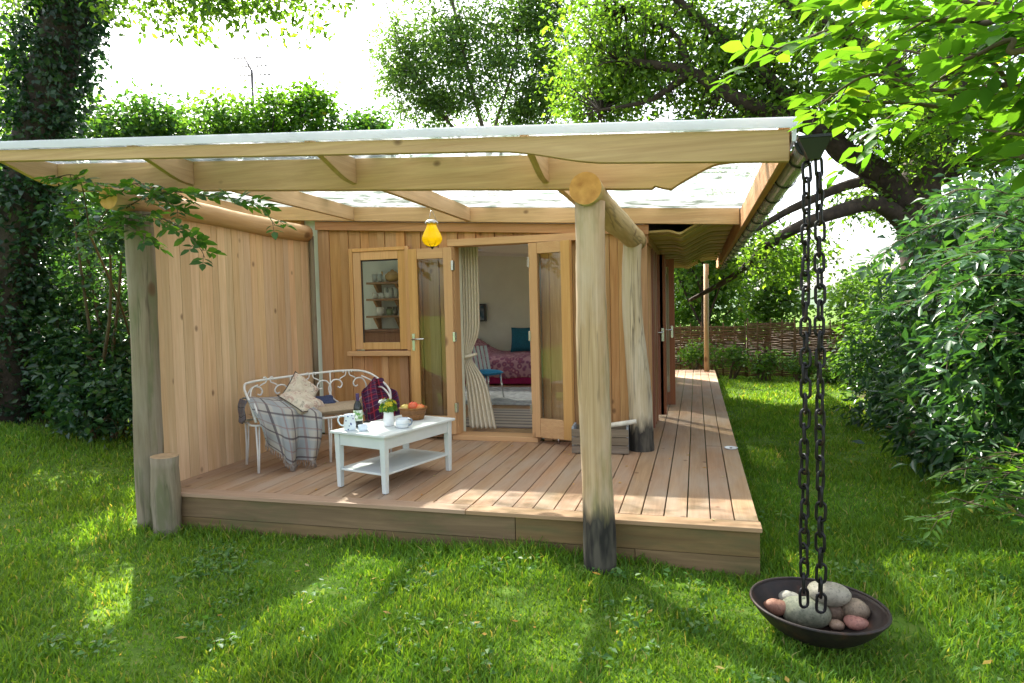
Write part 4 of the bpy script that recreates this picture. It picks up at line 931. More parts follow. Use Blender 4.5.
# kitchen shelves seen through the window
def shelf(px0, px1, py, label):
    a = at(px0, py, 8.45); b = at(px1, py, 8.45); z = a[2]; s_ = thing('wall_shelf', label, 'shelf', ((a[0]+b[0])/2, 8.7, z), group='shelves on the kitchen wall')
    obj('plank', MB().box(a[0], b[0], 8.45, 8.698, z-.028, z), SHELFW, s_, bevel=.003)
    for x in (a[0]+.1, b[0]-.1):
        obj('bracket', MB().prism([(8.69, z-.03), (8.5, z-.03), (8.52, z-.055), (8.66, z-.2), (8.69, z-.2)], x-.018, x+.018, 0), SHELFW, s_)
    return a[0], b[0], z
S1 = shelf(366, 400.5, 282.5, 'top wooden shelf behind the kitchen window holding the brown teapot'); S2 = shelf(366, 400.5, 299, 'middle wooden shelf behind the kitchen window holding glasses'); S3 = shelf(366, 400.5, 316, 'lowest wooden shelf with angled brackets behind the kitchen window')
CLG = plain('tumbler', (.5, .56, .56), .1, 0, .1, 4, 0)
def cup(x, y, z, r, h, mt, label, name='cup', group=None, hd=True):
    t = thing(name, label, name, (x, y, z), group=group)
    obj('body', MB().lathe([(r*.7, 0), (r, h*.3), (r, h), (r-.004, h), (r-.005, h*.3), (.0001, .006)], 16), mt, t, local=True)
    if hd: obj('handle', MB().tube(handle(r*.95, h, -.3, reach=.028), .005, 6), mt, t, local=True)
BRZ_ = plain('honey_glaze', (.45, .28, .1), .25, 0, .25, 8, 0)
tpz = thing('teapot', 'honey brown teapot on the top kitchen shelf', 'teapot', (S1[1]-.17, 8.56, S1[2]))
obj('body', MB().lathe([(.05, 0), (.1, .04), (.105, .09), (.06, .14), (.03, .15), (.02, .17), (.0001, .175)], 20), BRZ_, tpz, local=True)
obj('spout', MB().tube([(-.09, 0, .07), (-.14, 0, .1), (-.165, 0, .15)], [.02, .014, .01], 10), BRZ_, tpz, local=True); obj('handle', MB().tube(catmull([(.09, 0, .11), (.15, 0, .13), (.16, 0, .07), (.1, 0, .04)], 4), .009, 8), BRZ_, tpz, local=True)
for k in range(4): cup(S1[0]+.07+.085*k, 8.57, S1[2], .035, .12, CLG, 'clear tumbler left of the teapot on the top kitchen shelf', 'tumbler', 'tumblers on the top kitchen shelf', False)
for k in range(3): cup(S2[0]+.08+.1*k, 8.57, S2[2], .04, .085, CERAM, 'white mug on the left half of the middle kitchen shelf', 'mug', 'white mugs on the middle kitchen shelf')
for k in range(4): cup(S2[1]-.05-.075*k, 8.57, S2[2], .03, .15, CLG, 'tall clear glass on the right half of the middle kitchen shelf', 'glass', 'tall glasses on the middle kitchen shelf', False)
cup(S3[0]+.16, 8.57, S3[2], .055, .12, CERAM, 'white milk jug on the lowest kitchen shelf', 'jug')
cup(S3[0]+.3, 8.57, S3[2], .045, .09, plain('green_glaze', (.2, .28, .18), .3), 'green mug on the lowest kitchen shelf', 'mug')
for k in range(3): cup(S3[1]-.05-.085*k, 8.57, S3[2], .035, .12, plain('dark_jar', (.1, .11, .1), .3), 'dark storage jar at the right of the lowest kitchen shelf', 'jar', 'storage jars on the lowest kitchen shelf', False)
a = at(369, 345, 8.3); b = at(402, 329, 8.3)
kc = thing('kitchen_chest', 'red brown wooden chest under the kitchen shelves', 'chest', ((a[0]+b[0])/2, 8.4, .03))
obj('carcass', MB().box(a[0]-.02, b[0]+.1, 8.1, 8.68, .03, b[2]-.03), REDW, kc, bevel=.006); obj('worktop', MB().box(a[0]-.05, b[0]+.13, 8.07, 8.69, b[2]-.028, b[2]), wood('red_worktop', (.2, .08, .045), (.34, .15, .09), 0, .5, 8, knots=0), kc, bevel=.005)

# ================================================================== VEGETATION
def unit(a): return a/np.maximum(np.linalg.norm(a, axis=-1, keepdims=True), 1e-9)
def leaf_geo(P, D, N, L, W, kind='rhomb', fold=.25, droop=.15):
    """P base points, D leaf axis, N leaf normal, L lengths, W widths -> verts, tris"""
    D = unit(D); S = unit(np.cross(D, N)); N = np.cross(S, D); L = L[:, None]; W = W[:, None]; n = len(P)
    if kind == 'rhomb':
        V = np.stack([P, P+D*L*.45+S*W*.5+N*W*fold, P+D*L-N*L*droop, P+D*L*.45-S*W*.5+N*W*fold], 1)
        T = np.array([[0, 1, 2], [0, 2, 3]])
    else:        # pointed oval with a folded midrib
        m1 = P+D*L*.33; m2 = P+D*L*.68-N*L*droop*.4; tip = P+D*L-N*L*droop
        V = np.stack([P, m1, m2, tip, m1+S*W*.48+N*W*fold*.5, m2+S*W*.40+N*W*fold*.4, m1-S*W*.48+N*W*fold*.5, m2-S*W*.40+N*W*fold*.4], 1)
        T = np.array([[0, 4, 1], [1, 4, 5], [1, 5, 2], [2, 5, 3], [0, 1, 6], [1, 7, 6], [1, 2, 7], [2, 3, 7]])
    k = V.shape[1]; Fc = (T[None]+np.arange(n)[:, None, None]*k).reshape(-1, 3)
    return V.reshape(-1, 3), Fc
def scatter(rg, C, rad, n, L, W, up=.7, flat=.6, out=None, kind='rhomb', droop=.15, down=.25):
    C = np.asarray(C); m_ = len(C); idx = np.repeat(np.arange(m_), n); r = rad if np.ndim(rad) else np.full(m_, rad)
    g = rg.normal(size=(m_*n, 3))*.55; g[:, 2] *= flat; P = C[idx]+g*r[idx][:, None]
    D = rg.normal(size=(m_*n, 3)); D[:, 2] *= .5; D = unit(D)+unit(g)*.7; D[:, 2] -= down
    N = rg.normal(size=(m_*n, 3))*.75; N[:, 2] += up
    s = rg.uniform(.45, 1.35, m_*n); return leaf_geo(P, D, N, L*s, W*s, kind, droop=droop)
class Wood:
    def __init__(s): s.mb = MB()
    def limb(s, P, r0, r1, n=8, k=5, jit=.03):
        Q = catmull(P, k); R = np.linspace(0, 1, len(Q)); R = r0+(r1-r0)*R**.8; s.mb.tube(Q, list(R), n, jit=jit, seed=len(Q)); return Q
def crown_points(rg, c, r, n, shell=.55):
    d = unit(rg.normal(size=(n, 3))); q = (shell+(1-shell)*rg.random(n))[:, None]; return np.array(c)+d*q*np.array(r)
def make_tree(name, label, base, trunk, lobes, leafm, barkm, seed, nclump, nleaf, L, W, crad, r0, limbs=None, group=None, twig_r=.012, cat='tree', kind='rhomb', up=.7, shell=.45, down=.25, flat=.6, sag=0):
    """trunk: polyline (world); lobes: (centre, radii, weight) volumes of the crown; limbs: polylines with radii"""
    rg = np.random.default_rng(seed); root = thing(name, label, cat, base, group=group)
    W_ = Wood(); anchors = []
    q = W_.limb(trunk, r0, r0*.35, 12, 6, .05); anchors += [(p, r0*.4) for p in q[len(q)//3:]]
    wt = np.array([l[2] for l in lobes], float); wt /= wt.sum()
    if limbs is None:
        limbs = []
        for c, r, w_ in lobes:
            for k in range(max(2, int(6*w_/max(l[2] for l in lobes)))):
                e = crown_points(rg, c, r, 1, .55)[0]; a = np.array(q[rg.integers(len(q)//3, len(q))]); mid = a*.5+e*.5+rg.normal(size=3)*.12*np.linalg.norm(e-a); mid[2] += .1*np.linalg.norm(e-a)
                limbs.append(([a, mid, e], r0*.32))
    for P, r in limbs: Q = W_.limb(P, r, r*.2, 7, 7, .05); anchors += [(p, r*.3) for p in Q[1:]]
    AP = np.array([a[0] for a in anchors]); C = []
    for (c, r, w_), k in zip(lobes, rg.multinomial(nclump, wt)): C.append(crown_points(rg, c, r, k, shell))
    C = np.concatenate(C); C = C[C[:, 2] > zg(C[:, 0], C[:, 1])+.1]
    for p in C:
        d = np.linalg.norm(AP-p, axis=1); a = AP[int(np.argmin(d))]; l = np.linalg.norm(p-a)
        if l < .05: continue
        md = (a+p)/2+rg.normal(size=3)*.08*l; md[2] += .06*l; W_.mb.tube([a, md, p], [twig_r*(1+l*.4), twig_r*.8, twig_r*.35], 4, cap=False)
    obj('trunk', W_.mb, barkm, root)
    V, Fc = scatter(rg, C, crad*rg.uniform(.6, 1.35, len(C)), nleaf, L, W, up, flat, kind=kind, down=down)
    mesh_np('crown', V, Fc, leafm, root, off=base); return root
def G(x, y): return float(zg(x, y))

# --- the old oak on the right with its low spreading limbs
ob = at(925, 200, 12.5); bx, by = ob[0], ob[1]
O = lambda px, py, y: at(px, py, y)
trunk = [(bx+.25, by+.1, G(bx, by)-.2), (bx+.1, by, 1.5), O(918, 190, 12.5), O(945, 120, 12.6), O(950, 50, 12.9), O(960, -90, 13.5), O(950, -260, 14)]
limbs = [([O(905, 215, 12.4), O(885, 178, 12.0), O(845, 152, 11.6), O(815, 128, 11.3), O(740, 100, 11.0), O(690, 72, 11.0), O(620, 60, 11.2)], .27),
         ([O(915, 235, 12.4), O(880, 205, 11.8), O(830, 214, 11.3), O(775, 240, 11.5), O(735, 275, 12.2), O(690, 300, 13)], .17),
         ([O(905, 215, 12.4), O(868, 182, 11.9), O(800, 205, 11.6), O(750, 232, 11.8), O(700, 250, 12)], .12),
         ([O(940, 130, 12.6), O(880, 60, 12), O(800, 10, 11.5), O(720, -60, 11), O(620, -110, 10.6)], .24),
         ([O(815, 128, 11.3), O(760, 70, 11.2), O(700, 20, 11.3), O(640, -30, 11.4), O(590, -40, 11.6)], .13),
         ([O(948, 80, 12.7), O(1010, 20, 12.4), O(1080, -60, 12)], .22), ([O(930, 180, 12.5), O(990, 150, 12.4), O(1060, 120, 12.4), O(1130, 120, 12.2)], .2),
         ([O(955, 0, 13), O(900, -120, 13), O(820, -240, 12.5)], .2), ([O(690, 72, 11), O(650, 100, 11.1), O(600, 110, 11.4)], .08),
         ([O(690, 72, 11), O(670, 30, 11.2), O(610, 0, 11.5)], .08)]
lobes = [(O(700, 60, 11.6), (2.2, 1.6, 1.1), 1.2), (O(610, 70, 12), (1.0, 1.6, 1.25), .75), (O(790, 60, 11.6), (1.5, 1.6, 1.4), .8), (O(650, -10, 11.8), (1.9, 1.6, 1.3), .8), (O(780, 255, 12), (1.0, 1.0, .45), .28), (O(745, 130, 11.8), (1.3, 1.0, .7), .5),
         (O(960, 60, 12.5), (1.9, 1.7, 1.9), .8), (O(1020, 160, 12.5), (1.3, 1.4, 1.2), .5), (O(720, -200, 12), (3.0, 2.2, 1.8), .9), (O(930, -180, 13), (3, 2.5, 2), .7), (O(870, 205, 12.2), (.7, .8, .35), .12), (O(905, 140, 11.6), (.8, .5, .6), .3), (O(600, 95, 12.5), (1.0, 1, .7), .4), (O(860, 110, 11.3), (.8, .6, .6), .3)]
make_tree('oak_tree', 'large old oak with thick low limbs spreading over the cabin from the right', (bx, by, G(bx, by)), trunk, lobes, L_OAK, BARKO, 21, 1080, 46, .105, .056, .40, .46, limbs, up=.6, shell=.25)

# --- ivy covered tree at the left edge
ib = at(0, 330, 6.2); T0 = (ib[0]-.1, ib[1], G(ib[0], ib[1])-.1)
tr_ = [T0, at(4, 300, 6.2), at(26, 190, 6.2), at(48, 90, 6.25), at(68, 0, 6.3), at(85, -120, 6.4), at(100, -300, 6.8)]
rg_ = np.random.default_rng(5)
iv = thing('ivy_tree', 'leaning dark tree trunk wrapped in ivy at the left edge of the garden', 'tree', T0)
W_ = Wood(); q = W_.limb(tr_, .30, .2, 14, 6, .06)
lm = [([at(72, -20, 6.3), at(130, -40, 6.0), at(200, -20, 5.8), at(270, -8, 5.7)], .07), ([at(75, -60, 6.3), at(180, -110, 5.8), at(320, -120, 5.4)], .1), ([at(85, -120, 6.4), at(10, -200, 6.6), at(-80, -260, 7)], .12), ([at(66, 10, 6.3), at(20, -20, 6.4), at(-40, -40, 6.6)], .09)]
A_ = []
for P, r in lm: A_ += list(W_.limb(P, r, r*.2, 7, 6))
obj('trunk', W_.mb, BARKD, iv)
C = []; Rr = []
for i, p in enumerate(q[:int(len(q)*.8)]):
    for k in range(15):
        a = rg_.uniform(0, 6.283); rr = rg_.uniform(.26, .40); C.append(np.array(p)+np.array([math.cos(a)*rr, math.sin(a)*rr, rg_.uniform(-.15, .15)])); Rr.append(.15)
V, Fc = scatter(rg_, np.array(C), np.array(Rr), 26, .075, .062, up=.15, flat=1, down=.5); mesh_np('ivy', V, Fc, L_IVY, iv, off=T0)
C = [p+rg_.normal(size=3)*np.array([.25, .3, .12]) for p in A_ for _ in range(2)]
for px, py, y, n_, sx, sz in ((140, 2, 5.8, 10, .25, .1), (205, 10, 5.7, 12, .3, .16), (262, 2, 5.7, 12, .28, .14), (225, -30, 5.6, 14, .5, .2), (310, -14, 5.6, 10, .3, .14), (-10, 20, 6.6, 26, .5, .5), (10, 110, 6.9, 16, .3, .5)):
    C += [at(px, py, y)+rg_.normal(size=3)*np.array([sx, .25, sz]) for _ in range(n_)]
V, Fc = scatter(rg_, np.array(C), .2, 34, .085, .042, up=.4, down=.5); mesh_np('crown', V, Fc, L_OAK, iv, off=T0)

# --- airy tree with several thin stems behind the middle of the roof
def multi(name, label, stems, lobes, leafm, bark, seed, nclump, nleaf, L, W, crad, r0, base, **kw):
    t = make_tree(name, label, base, stems[0], lobes, leafm, bark, seed, nclump, nleaf, L, W, crad, r0, limbs=[(s_, r0*.8) for s_ in stems[1:]], **kw); return t
y = 27.0; st_ = [[at(495, 330, y), at(492, 180, y), at(470, 80, y), at(450, -10, y), at(440, -60, y)], [at(497, 330, y), at(490, 160, y), at(515, 60, y), at(520, -30, y)], [at(494, 330, y), at(500, 160, y), at(525, 90, y), at(560, 10, y)], [at(490, 330, y), at(468, 160, y), at(430, 100, y), at(400, 40, y), at(385, 0, y)], [at(495, 330, y), at(515, 170, y), at(548, 120, y), at(575, 60, y)]]
b0 = at(495, 330, y); b0 = (b0[0], b0[1], G(b0[0], b0[1]))
multi('willow_tree', 'airy pale leaved tree with several thin stems seen above the middle of the roof', st_,
      [(at(440, 50, y), (2.5, 1.8, 3.1), 1), (at(400, 70, y), (1.1, 1.3, 2.5), .5), (at(500, 60, y), (2.3, 1.8, 3.0), .9), (at(550, 80, y), (1.4, 1.3, 2.7), .7), (at(440, -40, y), (3.2, 2, 2.1), .6), (at(540, 10, y), (1.9, 1.4, 2.2), .6), (at(435, 105, y), (1.9, 1.2, 1.2), .4), (at(520, 110, y), (1.9, 1.2, 1.2), .4)], L_WILL, BIRCHB, 31, 1000, 34, .21, .08, .55, .13, b0, up=.3, shell=.2, down=.5)

# --- trees and shrubs seen over the roof on the left
for i, (px, py, y, rx, rz, lab, mt) in enumerate(((130, 150, 13.5, 1.4, 1.25, 'bushy green tree beside the ivy covered trunk beyond the roof', L_ELDER), (205, 152, 15, 1.6, 1.35, 'sunlit yellow green tree below the aerial beyond the roof', L_LIGHT),
                                          (292, 140, 16, 1.25, 1.5, 'round topped green tree right of the aerial beyond the roof', L_ASH), (352, 152, 17, 1.2, 1.0, 'low green treetop left of the thin stemmed tree', L_ELDER), (20, 110, 13, 2.2, 2.6, 'tall leafy tree behind the ivy covered trunk', L_ASH), (-70, 60, 11, 2, 3, 'dense green tree at the far left behind the hedge', L_ELDER))):
    c = at(px, py, y); g_ = G(c[0], c[1]); b0 = (c[0], c[1]+.2, g_)
    make_tree('broadleaf_tree', lab, b0, [b0, (c[0]+.1, c[1]+.1, (g_+c[2])/2), (c[0], c[1], c[2]+rz*.5)], [(c, (rx, 1.4, rz), 1), (c+np.array([rx*.5, 0, rz*.45]), (rx*.45, .8, rz*.6), .4), (c+np.array([-rx*.45, 0, rz*.3]), (rx*.45, .8, rz*.6), .4), (c-np.array([0, 0, rz*1.2]), (rx*.9, 1.2, rz), .5)], mt, BARKD, 40+i, 150, 50, .15, .085, .45, .13, group='trees beyond the roof', up=.5, shell=.3)

# --- dark shrubs at the left, behind and beside the screen
def bush(name, label, c, r, mt, seed, nclump, nleaf, L, W, crad, group=None, up=.5, kind='rhomb', cat='shrub', extra=(), down=.25, stems=7):
    rg = np.random.default_rng(seed); g_ = G(c[0], c[1]); base = (c[0], c[1], g_); root = thing(name, label, cat, base, group=group); W_ = Wood(); A_ = []
    lob = [(c, r, 1)]+list(extra); wt = np.array([l[2] for l in lob]); wt = wt/wt.sum()
    for k in range(stems):
        lc, lr, _ = lob[rg.choice(len(lob), p=wt)]; e = crown_points(rg, lc, lr, 1, .4)[0]; a = np.array([c[0]+rg.normal()*.1, c[1]+rg.normal()*.1, g_-.05]); md = a*.5+e*.5+rg.normal(size=3)*.12; md[2] += .2
        A_ += W_.limb([a, md, e], .03, .008, 6, 6)[2:]
    AP = np.array(A_); C = np.concatenate([crown_points(rg, l[0], l[1], k, .3) for l, k in zip(lob, rg.multinomial(nclump, wt))]); C = C[C[:, 2] > zg(C[:, 0], C[:, 1])+.05]
    for p in C:
        a = AP[int(np.argmin(np.linalg.norm(AP-p, axis=1)))]; W_.mb.tube([a, (a+p)/2+rg.normal(size=3)*.03, p], [.007, .005, .002], 4, cap=False)
    obj('stems', W_.mb, TWIG, root)
    V, Fc = scatter(rg, C, crad*rg.uniform(.6, 1.3, len(C)), nleaf, L, W, up, .6, kind=kind, down=down); mesh_np('foliage', V, Fc, mt, root, off=base); return root
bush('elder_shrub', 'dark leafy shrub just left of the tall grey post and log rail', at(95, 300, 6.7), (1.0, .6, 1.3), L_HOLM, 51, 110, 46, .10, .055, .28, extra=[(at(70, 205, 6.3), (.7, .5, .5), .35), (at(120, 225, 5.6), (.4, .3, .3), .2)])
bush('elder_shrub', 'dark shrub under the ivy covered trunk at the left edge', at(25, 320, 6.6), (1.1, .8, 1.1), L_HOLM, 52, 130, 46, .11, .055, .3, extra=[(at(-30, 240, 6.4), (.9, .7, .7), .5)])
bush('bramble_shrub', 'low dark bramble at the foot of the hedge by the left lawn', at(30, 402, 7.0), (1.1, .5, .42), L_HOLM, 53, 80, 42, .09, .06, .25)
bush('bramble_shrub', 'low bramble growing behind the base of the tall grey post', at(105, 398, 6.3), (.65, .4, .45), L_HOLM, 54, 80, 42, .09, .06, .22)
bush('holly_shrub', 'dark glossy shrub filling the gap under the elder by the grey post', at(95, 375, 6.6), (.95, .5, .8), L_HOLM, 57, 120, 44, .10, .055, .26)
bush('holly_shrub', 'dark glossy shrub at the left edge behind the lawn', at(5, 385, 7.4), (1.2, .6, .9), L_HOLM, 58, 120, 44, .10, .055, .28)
bush('hedge_shrub', 'tall green hedge shrub in the sun behind the dark shrubs on the left', at(70, 270, 9.5), (1.8, 1.0, 1.9), L_ASH, 55, 200, 46, .12, .075, .35)
bush('hedge_shrub', 'tall hedge shrub beyond the left edge of the lawn', at(-90, 260, 8.5), (1.6, 1.2, 2.2), L_HOLM, 56, 180, 46, .12, .07, .35)

# --- compound-leaved sprays close to the camera
def spray(rg, P, every, Lf, Wf, npair, leafm, root, r0, name='foliage', tw='branch', up=1.0, droop=.1, kind='oval', rach=.16, start=.15):
    Q = np.array(catmull(P, 8)); mb = MB().tube([tuple(p) for p in Q], list(np.linspace(r0, r0*.25, len(Q))), 7, jit=.06)
    B = []; D = []; Nn = []; L = []; seg = np.linalg.norm(np.diff(Q, axis=0), axis=1); s = np.concatenate([[0], np.cumsum(seg)]); t = s[-1]*start; side = 1
    while t < s[-1]:
        i = min(np.searchsorted(s, t), len(Q)-1); p = Q[i]; ax = unit(Q[min(i+1, len(Q)-1)]-Q[max(i-1, 0)]); sd = unit(np.cross(ax, [0, 0, 1]))*side
        d = unit(ax*rg.uniform(.3, .9)+sd*rg.uniform(.5, 1)+np.array([0, 0, rg.uniform(-.45, .35)])); ln = rach*rg.uniform(.7, 1.3); e = p+d*ln-np.array([0, 0, ln*.15]); mb.tube([p, (p+e)/2+np.array([0, 0, .01]), e], [.003, .002, .0012], 4, cap=False)
        nm = unit(np.array([rg.normal()*.35, rg.normal()*.35, up])); s2 = unit(np.cross(d, nm))
        for k in range(npair):
            f_ = (k+1)/(npair+.3)
            for sg in (-1, 1): B.append(p+(e-p)*f_); D.append(d*.55+s2*sg*.85+rg.normal(size=3)*.12); Nn.append(nm+rg.normal(size=3)*.18); L.append(rg.uniform(.75, 1.1))
        B.append(e); D.append(d); Nn.append(nm); L.append(1.1); side *= -1; t += every*rg.uniform(.6, 1.4)
    L = np.array(L); V, Fc = leaf_geo(np.array(B), np.array(D), np.array(Nn), L*Lf, L*Wf, kind, droop=droop)
    return mb, V, Fc
def spray_tree(name, label, cat, base, trunk, r0, sprays, leafm, barkm, seed):
    rg = np.random.default_rng(seed); root = thing(name, label, cat, base); W_ = Wood()
    if trunk: W_.limb(trunk, r0, r0*.5, 10, 6)
    VV = []; FF = []; o = 0
    for kw in sprays:
        mb, V, Fc = spray(rg, leafm=leafm, root=root, **kw); k = len(W_.mb.v); W_.mb.v += mb.v; W_.mb.f += [tuple(i+k for i in f) for f in mb.f]; W_.mb.m += mb.m; W_.mb.sm += mb.sm
        VV.append(V); FF.append(Fc+o); o += len(V)
    obj('branch', W_.mb, barkm, root); mesh_np('foliage', np.concatenate(VV), np.concatenate(FF), leafm, root, off=base, smooth=False); return root
hub = np.array([2.6, 2.5, 2.75]); K = dict(every=.06, Lf=.088, Wf=.046, npair=3, r0=.012, rach=.15)
def sp(*pts, **kw): d = dict(K); d['P'] = [hub]+[at(*p) for p in pts]; d.update(kw); return d
spray_tree('ash_tree', 'bright green ash boughs with large leaves reaching in at the upper right corner', 'tree', (3.1, 2.4, G(3.1, 2.4)), [(3.1, 2.4, G(3.1, 2.4)-.1), (3.05, 2.4, 1.2), tuple(hub), (2.5, 2.9, 4.2)], .1,
    [sp((1060, 0, 2.5), (960, 20, 2.4), (880, 18, 2.45), (800, 40, 2.5), (755, 60, 2.55)), sp((1080, 60, 2.4), (1000, 85, 2.4), (930, 90, 2.5), (870, 75, 2.55), (820, 105, 2.6)), sp((1080, 100, 2.6), (1000, 118, 2.7), (920, 104, 2.75), (855, 102, 2.8), (822, 100, 2.8)),
     sp((1070, -30, 2.6), (960, -15, 2.6), (860, -10, 2.7), (790, -5, 2.8)), sp((1080, 30, 2.2), (1010, 40, 2.2), (960, 60, 2.25), (905, 50, 2.3)), sp((1080, 130, 2.3), (1030, 135, 2.35), (985, 130, 2.4)), sp((1080, 10, 2.9), (980, -5, 2.9), (900, 35, 3.0), (840, 60, 3.0)), sp((1080, 80, 3.0), (980, 60, 3.0), (900, 110, 3.1), (860, 140, 3.1)), sp((1090, -10, 2.3), (1000, 5, 2.3), (920, -5, 2.35), (850, 0, 2.4))], L_ASH, TWIG, 61)
# --- laurel-like shrubs along the right side of the lawn
RS = [('large dark green laurel shrub with hanging leaves right of the chain', at(975, 300, 7.6), (.8, .9, 1.15), 71, L_LAUR, [(at(1015, 225, 7.4), (.7, .7, .65), .5), (at(945, 350, 8.2), (.55, .7, .65), .4)]),
      ('rounded green shrub at the lawn edge behind the dark laurel', at(908, 360, 11), (.8, .9, .75), 72, L_LAUR, [(at(925, 310, 11.3), (.6, .7, .6), .5)]),
      ('pale green shrub where the lawn meets the fence', at(882, 355, 13.5), (.75, .8, .65), 73, L_LIGHT, [(at(875, 315, 14), (.45, .6, .55), .3)]),
      ('dark shrub at the right edge nearest the camera side', at(1040, 380, 5.8), (.75, .7, 1.1), 74, L_LAUR, [(at(1060, 260, 5.6), (.7, .6, .6), .4)]),
      ('low dark shrub filling the ground under the laurel', at(975, 425, 7.2), (.75, .7, .5), 75, L_HOLM, [(at(905, 405, 9.5), (.5, .8, .45), .6)]),
      ('deep green shrub closing the right background behind the laurel', at(1035, 275, 9.6), (1.35, 1.0, 1.5), 76, L_HOLM, [])]
for lab, c, r, sd_, mt, ex in RS: bush('laurel_shrub', lab, c, r, mt, sd_, 140, 44, .13, .048, .27, group='shrubs along the right of the lawn', up=.55, extra=ex, down=.5)
bp = onz(941, 452, -.2); tk = thing('tree_stump', 'dark slim trunk rising from the lawn edge among the right shrubs', 'trunk', (bp[0], bp[1], G(bp[0], bp[1])))
W_ = Wood(); W_.limb([(bp[0], bp[1], G(bp[0], bp[1])-.1), (bp[0]-.02, bp[1], .5), (bp[0]+.03, bp[1]+.1, 1.3), (bp[0]+.1, bp[1]+.2, 2.2)], .065, .04, 10, 6); obj('trunk', W_.mb, BARKD, tk)
h2 = onz(1075, 520, -.1); KK = dict(every=.05, Lf=.085, Wf=.022, npair=3, r0=.008, rach=.12)
def sq(y0, *pts): d = dict(KK); d['P'] = [np.array([h2[0], h2[1], -.1])]+[at(*p) for p in pts]; return d
spray_tree('light_shrub', 'young shrub with narrow pale leaves leaning over the lawn at the right edge', 'shrub', (h2[0], h2[1], -.15), None, .01,
    [sq(0, (1030, 480, 4.9), (990, 468, 4.8), (955, 470, 4.8), (938, 478, 4.8)), sq(0, (1030, 500, 4.6), (985, 498, 4.5), (950, 512, 4.5), (928, 520, 4.5)), sq(0, (1040, 460, 4.9), (1010, 455, 4.8), (965, 460, 4.9)), sq(0, (1040, 520, 4.4), (1000, 510, 4.4), (960, 500, 4.5), (945, 492, 4.5)), sq(0, (1050, 470, 4.6), (1020, 470, 4.5), (980, 485, 4.5))], L_ASH, TWIG, 63)
h3 = np.array([at(1070, 400, 5.0)[0], 5.0, .3])
def sr(*pts): d = dict(KK); d.update(Lf=.10, Wf=.034, every=.06); d['P'] = [h3]+[at(*p) for p in pts]; return d
spray_tree('laurel_bough', 'arching bough of narrow green leaves at the right edge above the dark shrubs', 'shrub', (h3[0], h3[1], G(h3[0], h3[1])), [(h3[0], h3[1], G(h3[0], h3[1])-.1), tuple(h3)], .03,
    [sr((1050, 260, 4.9), (1000, 215, 4.9), (950, 220, 5), (900, 240, 5.1), (868, 262, 5.1)), sr((1050, 280, 4.7), (1000, 250, 4.6), (950, 262, 4.6), (915, 285, 4.7)), sr((1050, 230, 4.8), (1010, 195, 4.8), (960, 190, 4.9), (925, 205, 4.9)), sr((1050, 320, 4.5), (1015, 300, 4.5), (985, 310, 4.5), (960, 335, 4.5)), sr((1060, 350, 4.4), (1025, 335, 4.4), (990, 330, 4.4)), sr((1060, 300, 5.2), (1000, 275, 5.2), (940, 290, 5.3), (890, 310, 5.4)), sr((1060, 240, 5.2), (1020, 215, 5.2), (980, 240, 5.2), (940, 250, 5.2))], L_LAUR, TWIG, 64)
# --- twig of the left shrub hanging in front of the log rail
h4 = np.array(at(90, 235, 4.3)); KT = dict(every=.055, Lf=.085, Wf=.042, npair=2, r0=.006, rach=.09, up=.6)
spray_tree('overhanging_branch', 'thin leafy branch hanging in front of the log rail of the screen', 'branch', (-6.7, 6.7, G(-6.7, 6.7)), [(-6.7, 6.7, G(-6.7, 6.7)-.1), (-6.5, 6.4, 1.2), tuple(h4)], .018,
    [dict(KT, P=[h4, at(140, 215, 4.1), at(175, 225, 3.95), at(198, 246, 3.9), at(205, 258, 3.9)], start=.3), dict(KT, P=[h4, at(150, 195, 4.05), at(210, 196, 3.95), at(255, 203, 3.95), at(275, 225, 3.95)], start=.3), dict(KT, P=[h4, at(120, 225, 4.1), at(150, 240, 4.0)], start=.1), dict(KT, P=[h4, at(130, 185, 4.0), at(165, 200, 3.95), at(185, 215, 3.95)], start=.2), dict(KT, P=[h4, at(80, 180, 4.0), at(60, 178, 3.9), at(100, 185, 3.8)], start=.1)], L_ELDER, TWIG, 65)
# --- beyond the fence
for i, (px, py, y, rx, rz, lab, mt) in enumerate(((705, 285, 19, 1.3, .95, 'sunlit green tree behind the fence beside the thin veranda post', L_ASH), (765, 285, 21, 1.2, .95, 'fresh green round tree behind the middle of the fence', L_LIGHT), (640, 270, 20, 1.6, 1.5, 'green tree behind the cabin end', L_ASH), (868, 300, 19, .8, .75, 'pale feathery young tree beyond the end of the fence', L_LIGHT), (900, 300, 21, 1.6, 1.0, 'hazy green tree behind the right hand shrubs', L_LIGHT), (700, 235, 17, 1.6, .9, 'leafy tree reaching over the rear veranda roof', L_LIGHT))):
    c = at(px, py, y); g_ = G(c[0], c[1]); b0 = (c[0], c[1], g_)
    make_tree('field_tree', lab, b0, [b0, (c[0]+.08, c[1], (g_+c[2])/2), (c[0], c[1], c[2]+rz*.4)], [(c, (rx, 1.1, rz), 1), (c+np.array([rx*.4, 0, rz*.5]), (rx*.45, .7, rz*.5), .35), (c-np.array([0, 0, rz*.9]), (rx*.9, 1, rz*.8), .4)], mt, BARKD, 80+i, 120, 46, .15, .085, .42, .1, group='trees beyond the fence', up=.5, shell=.3)
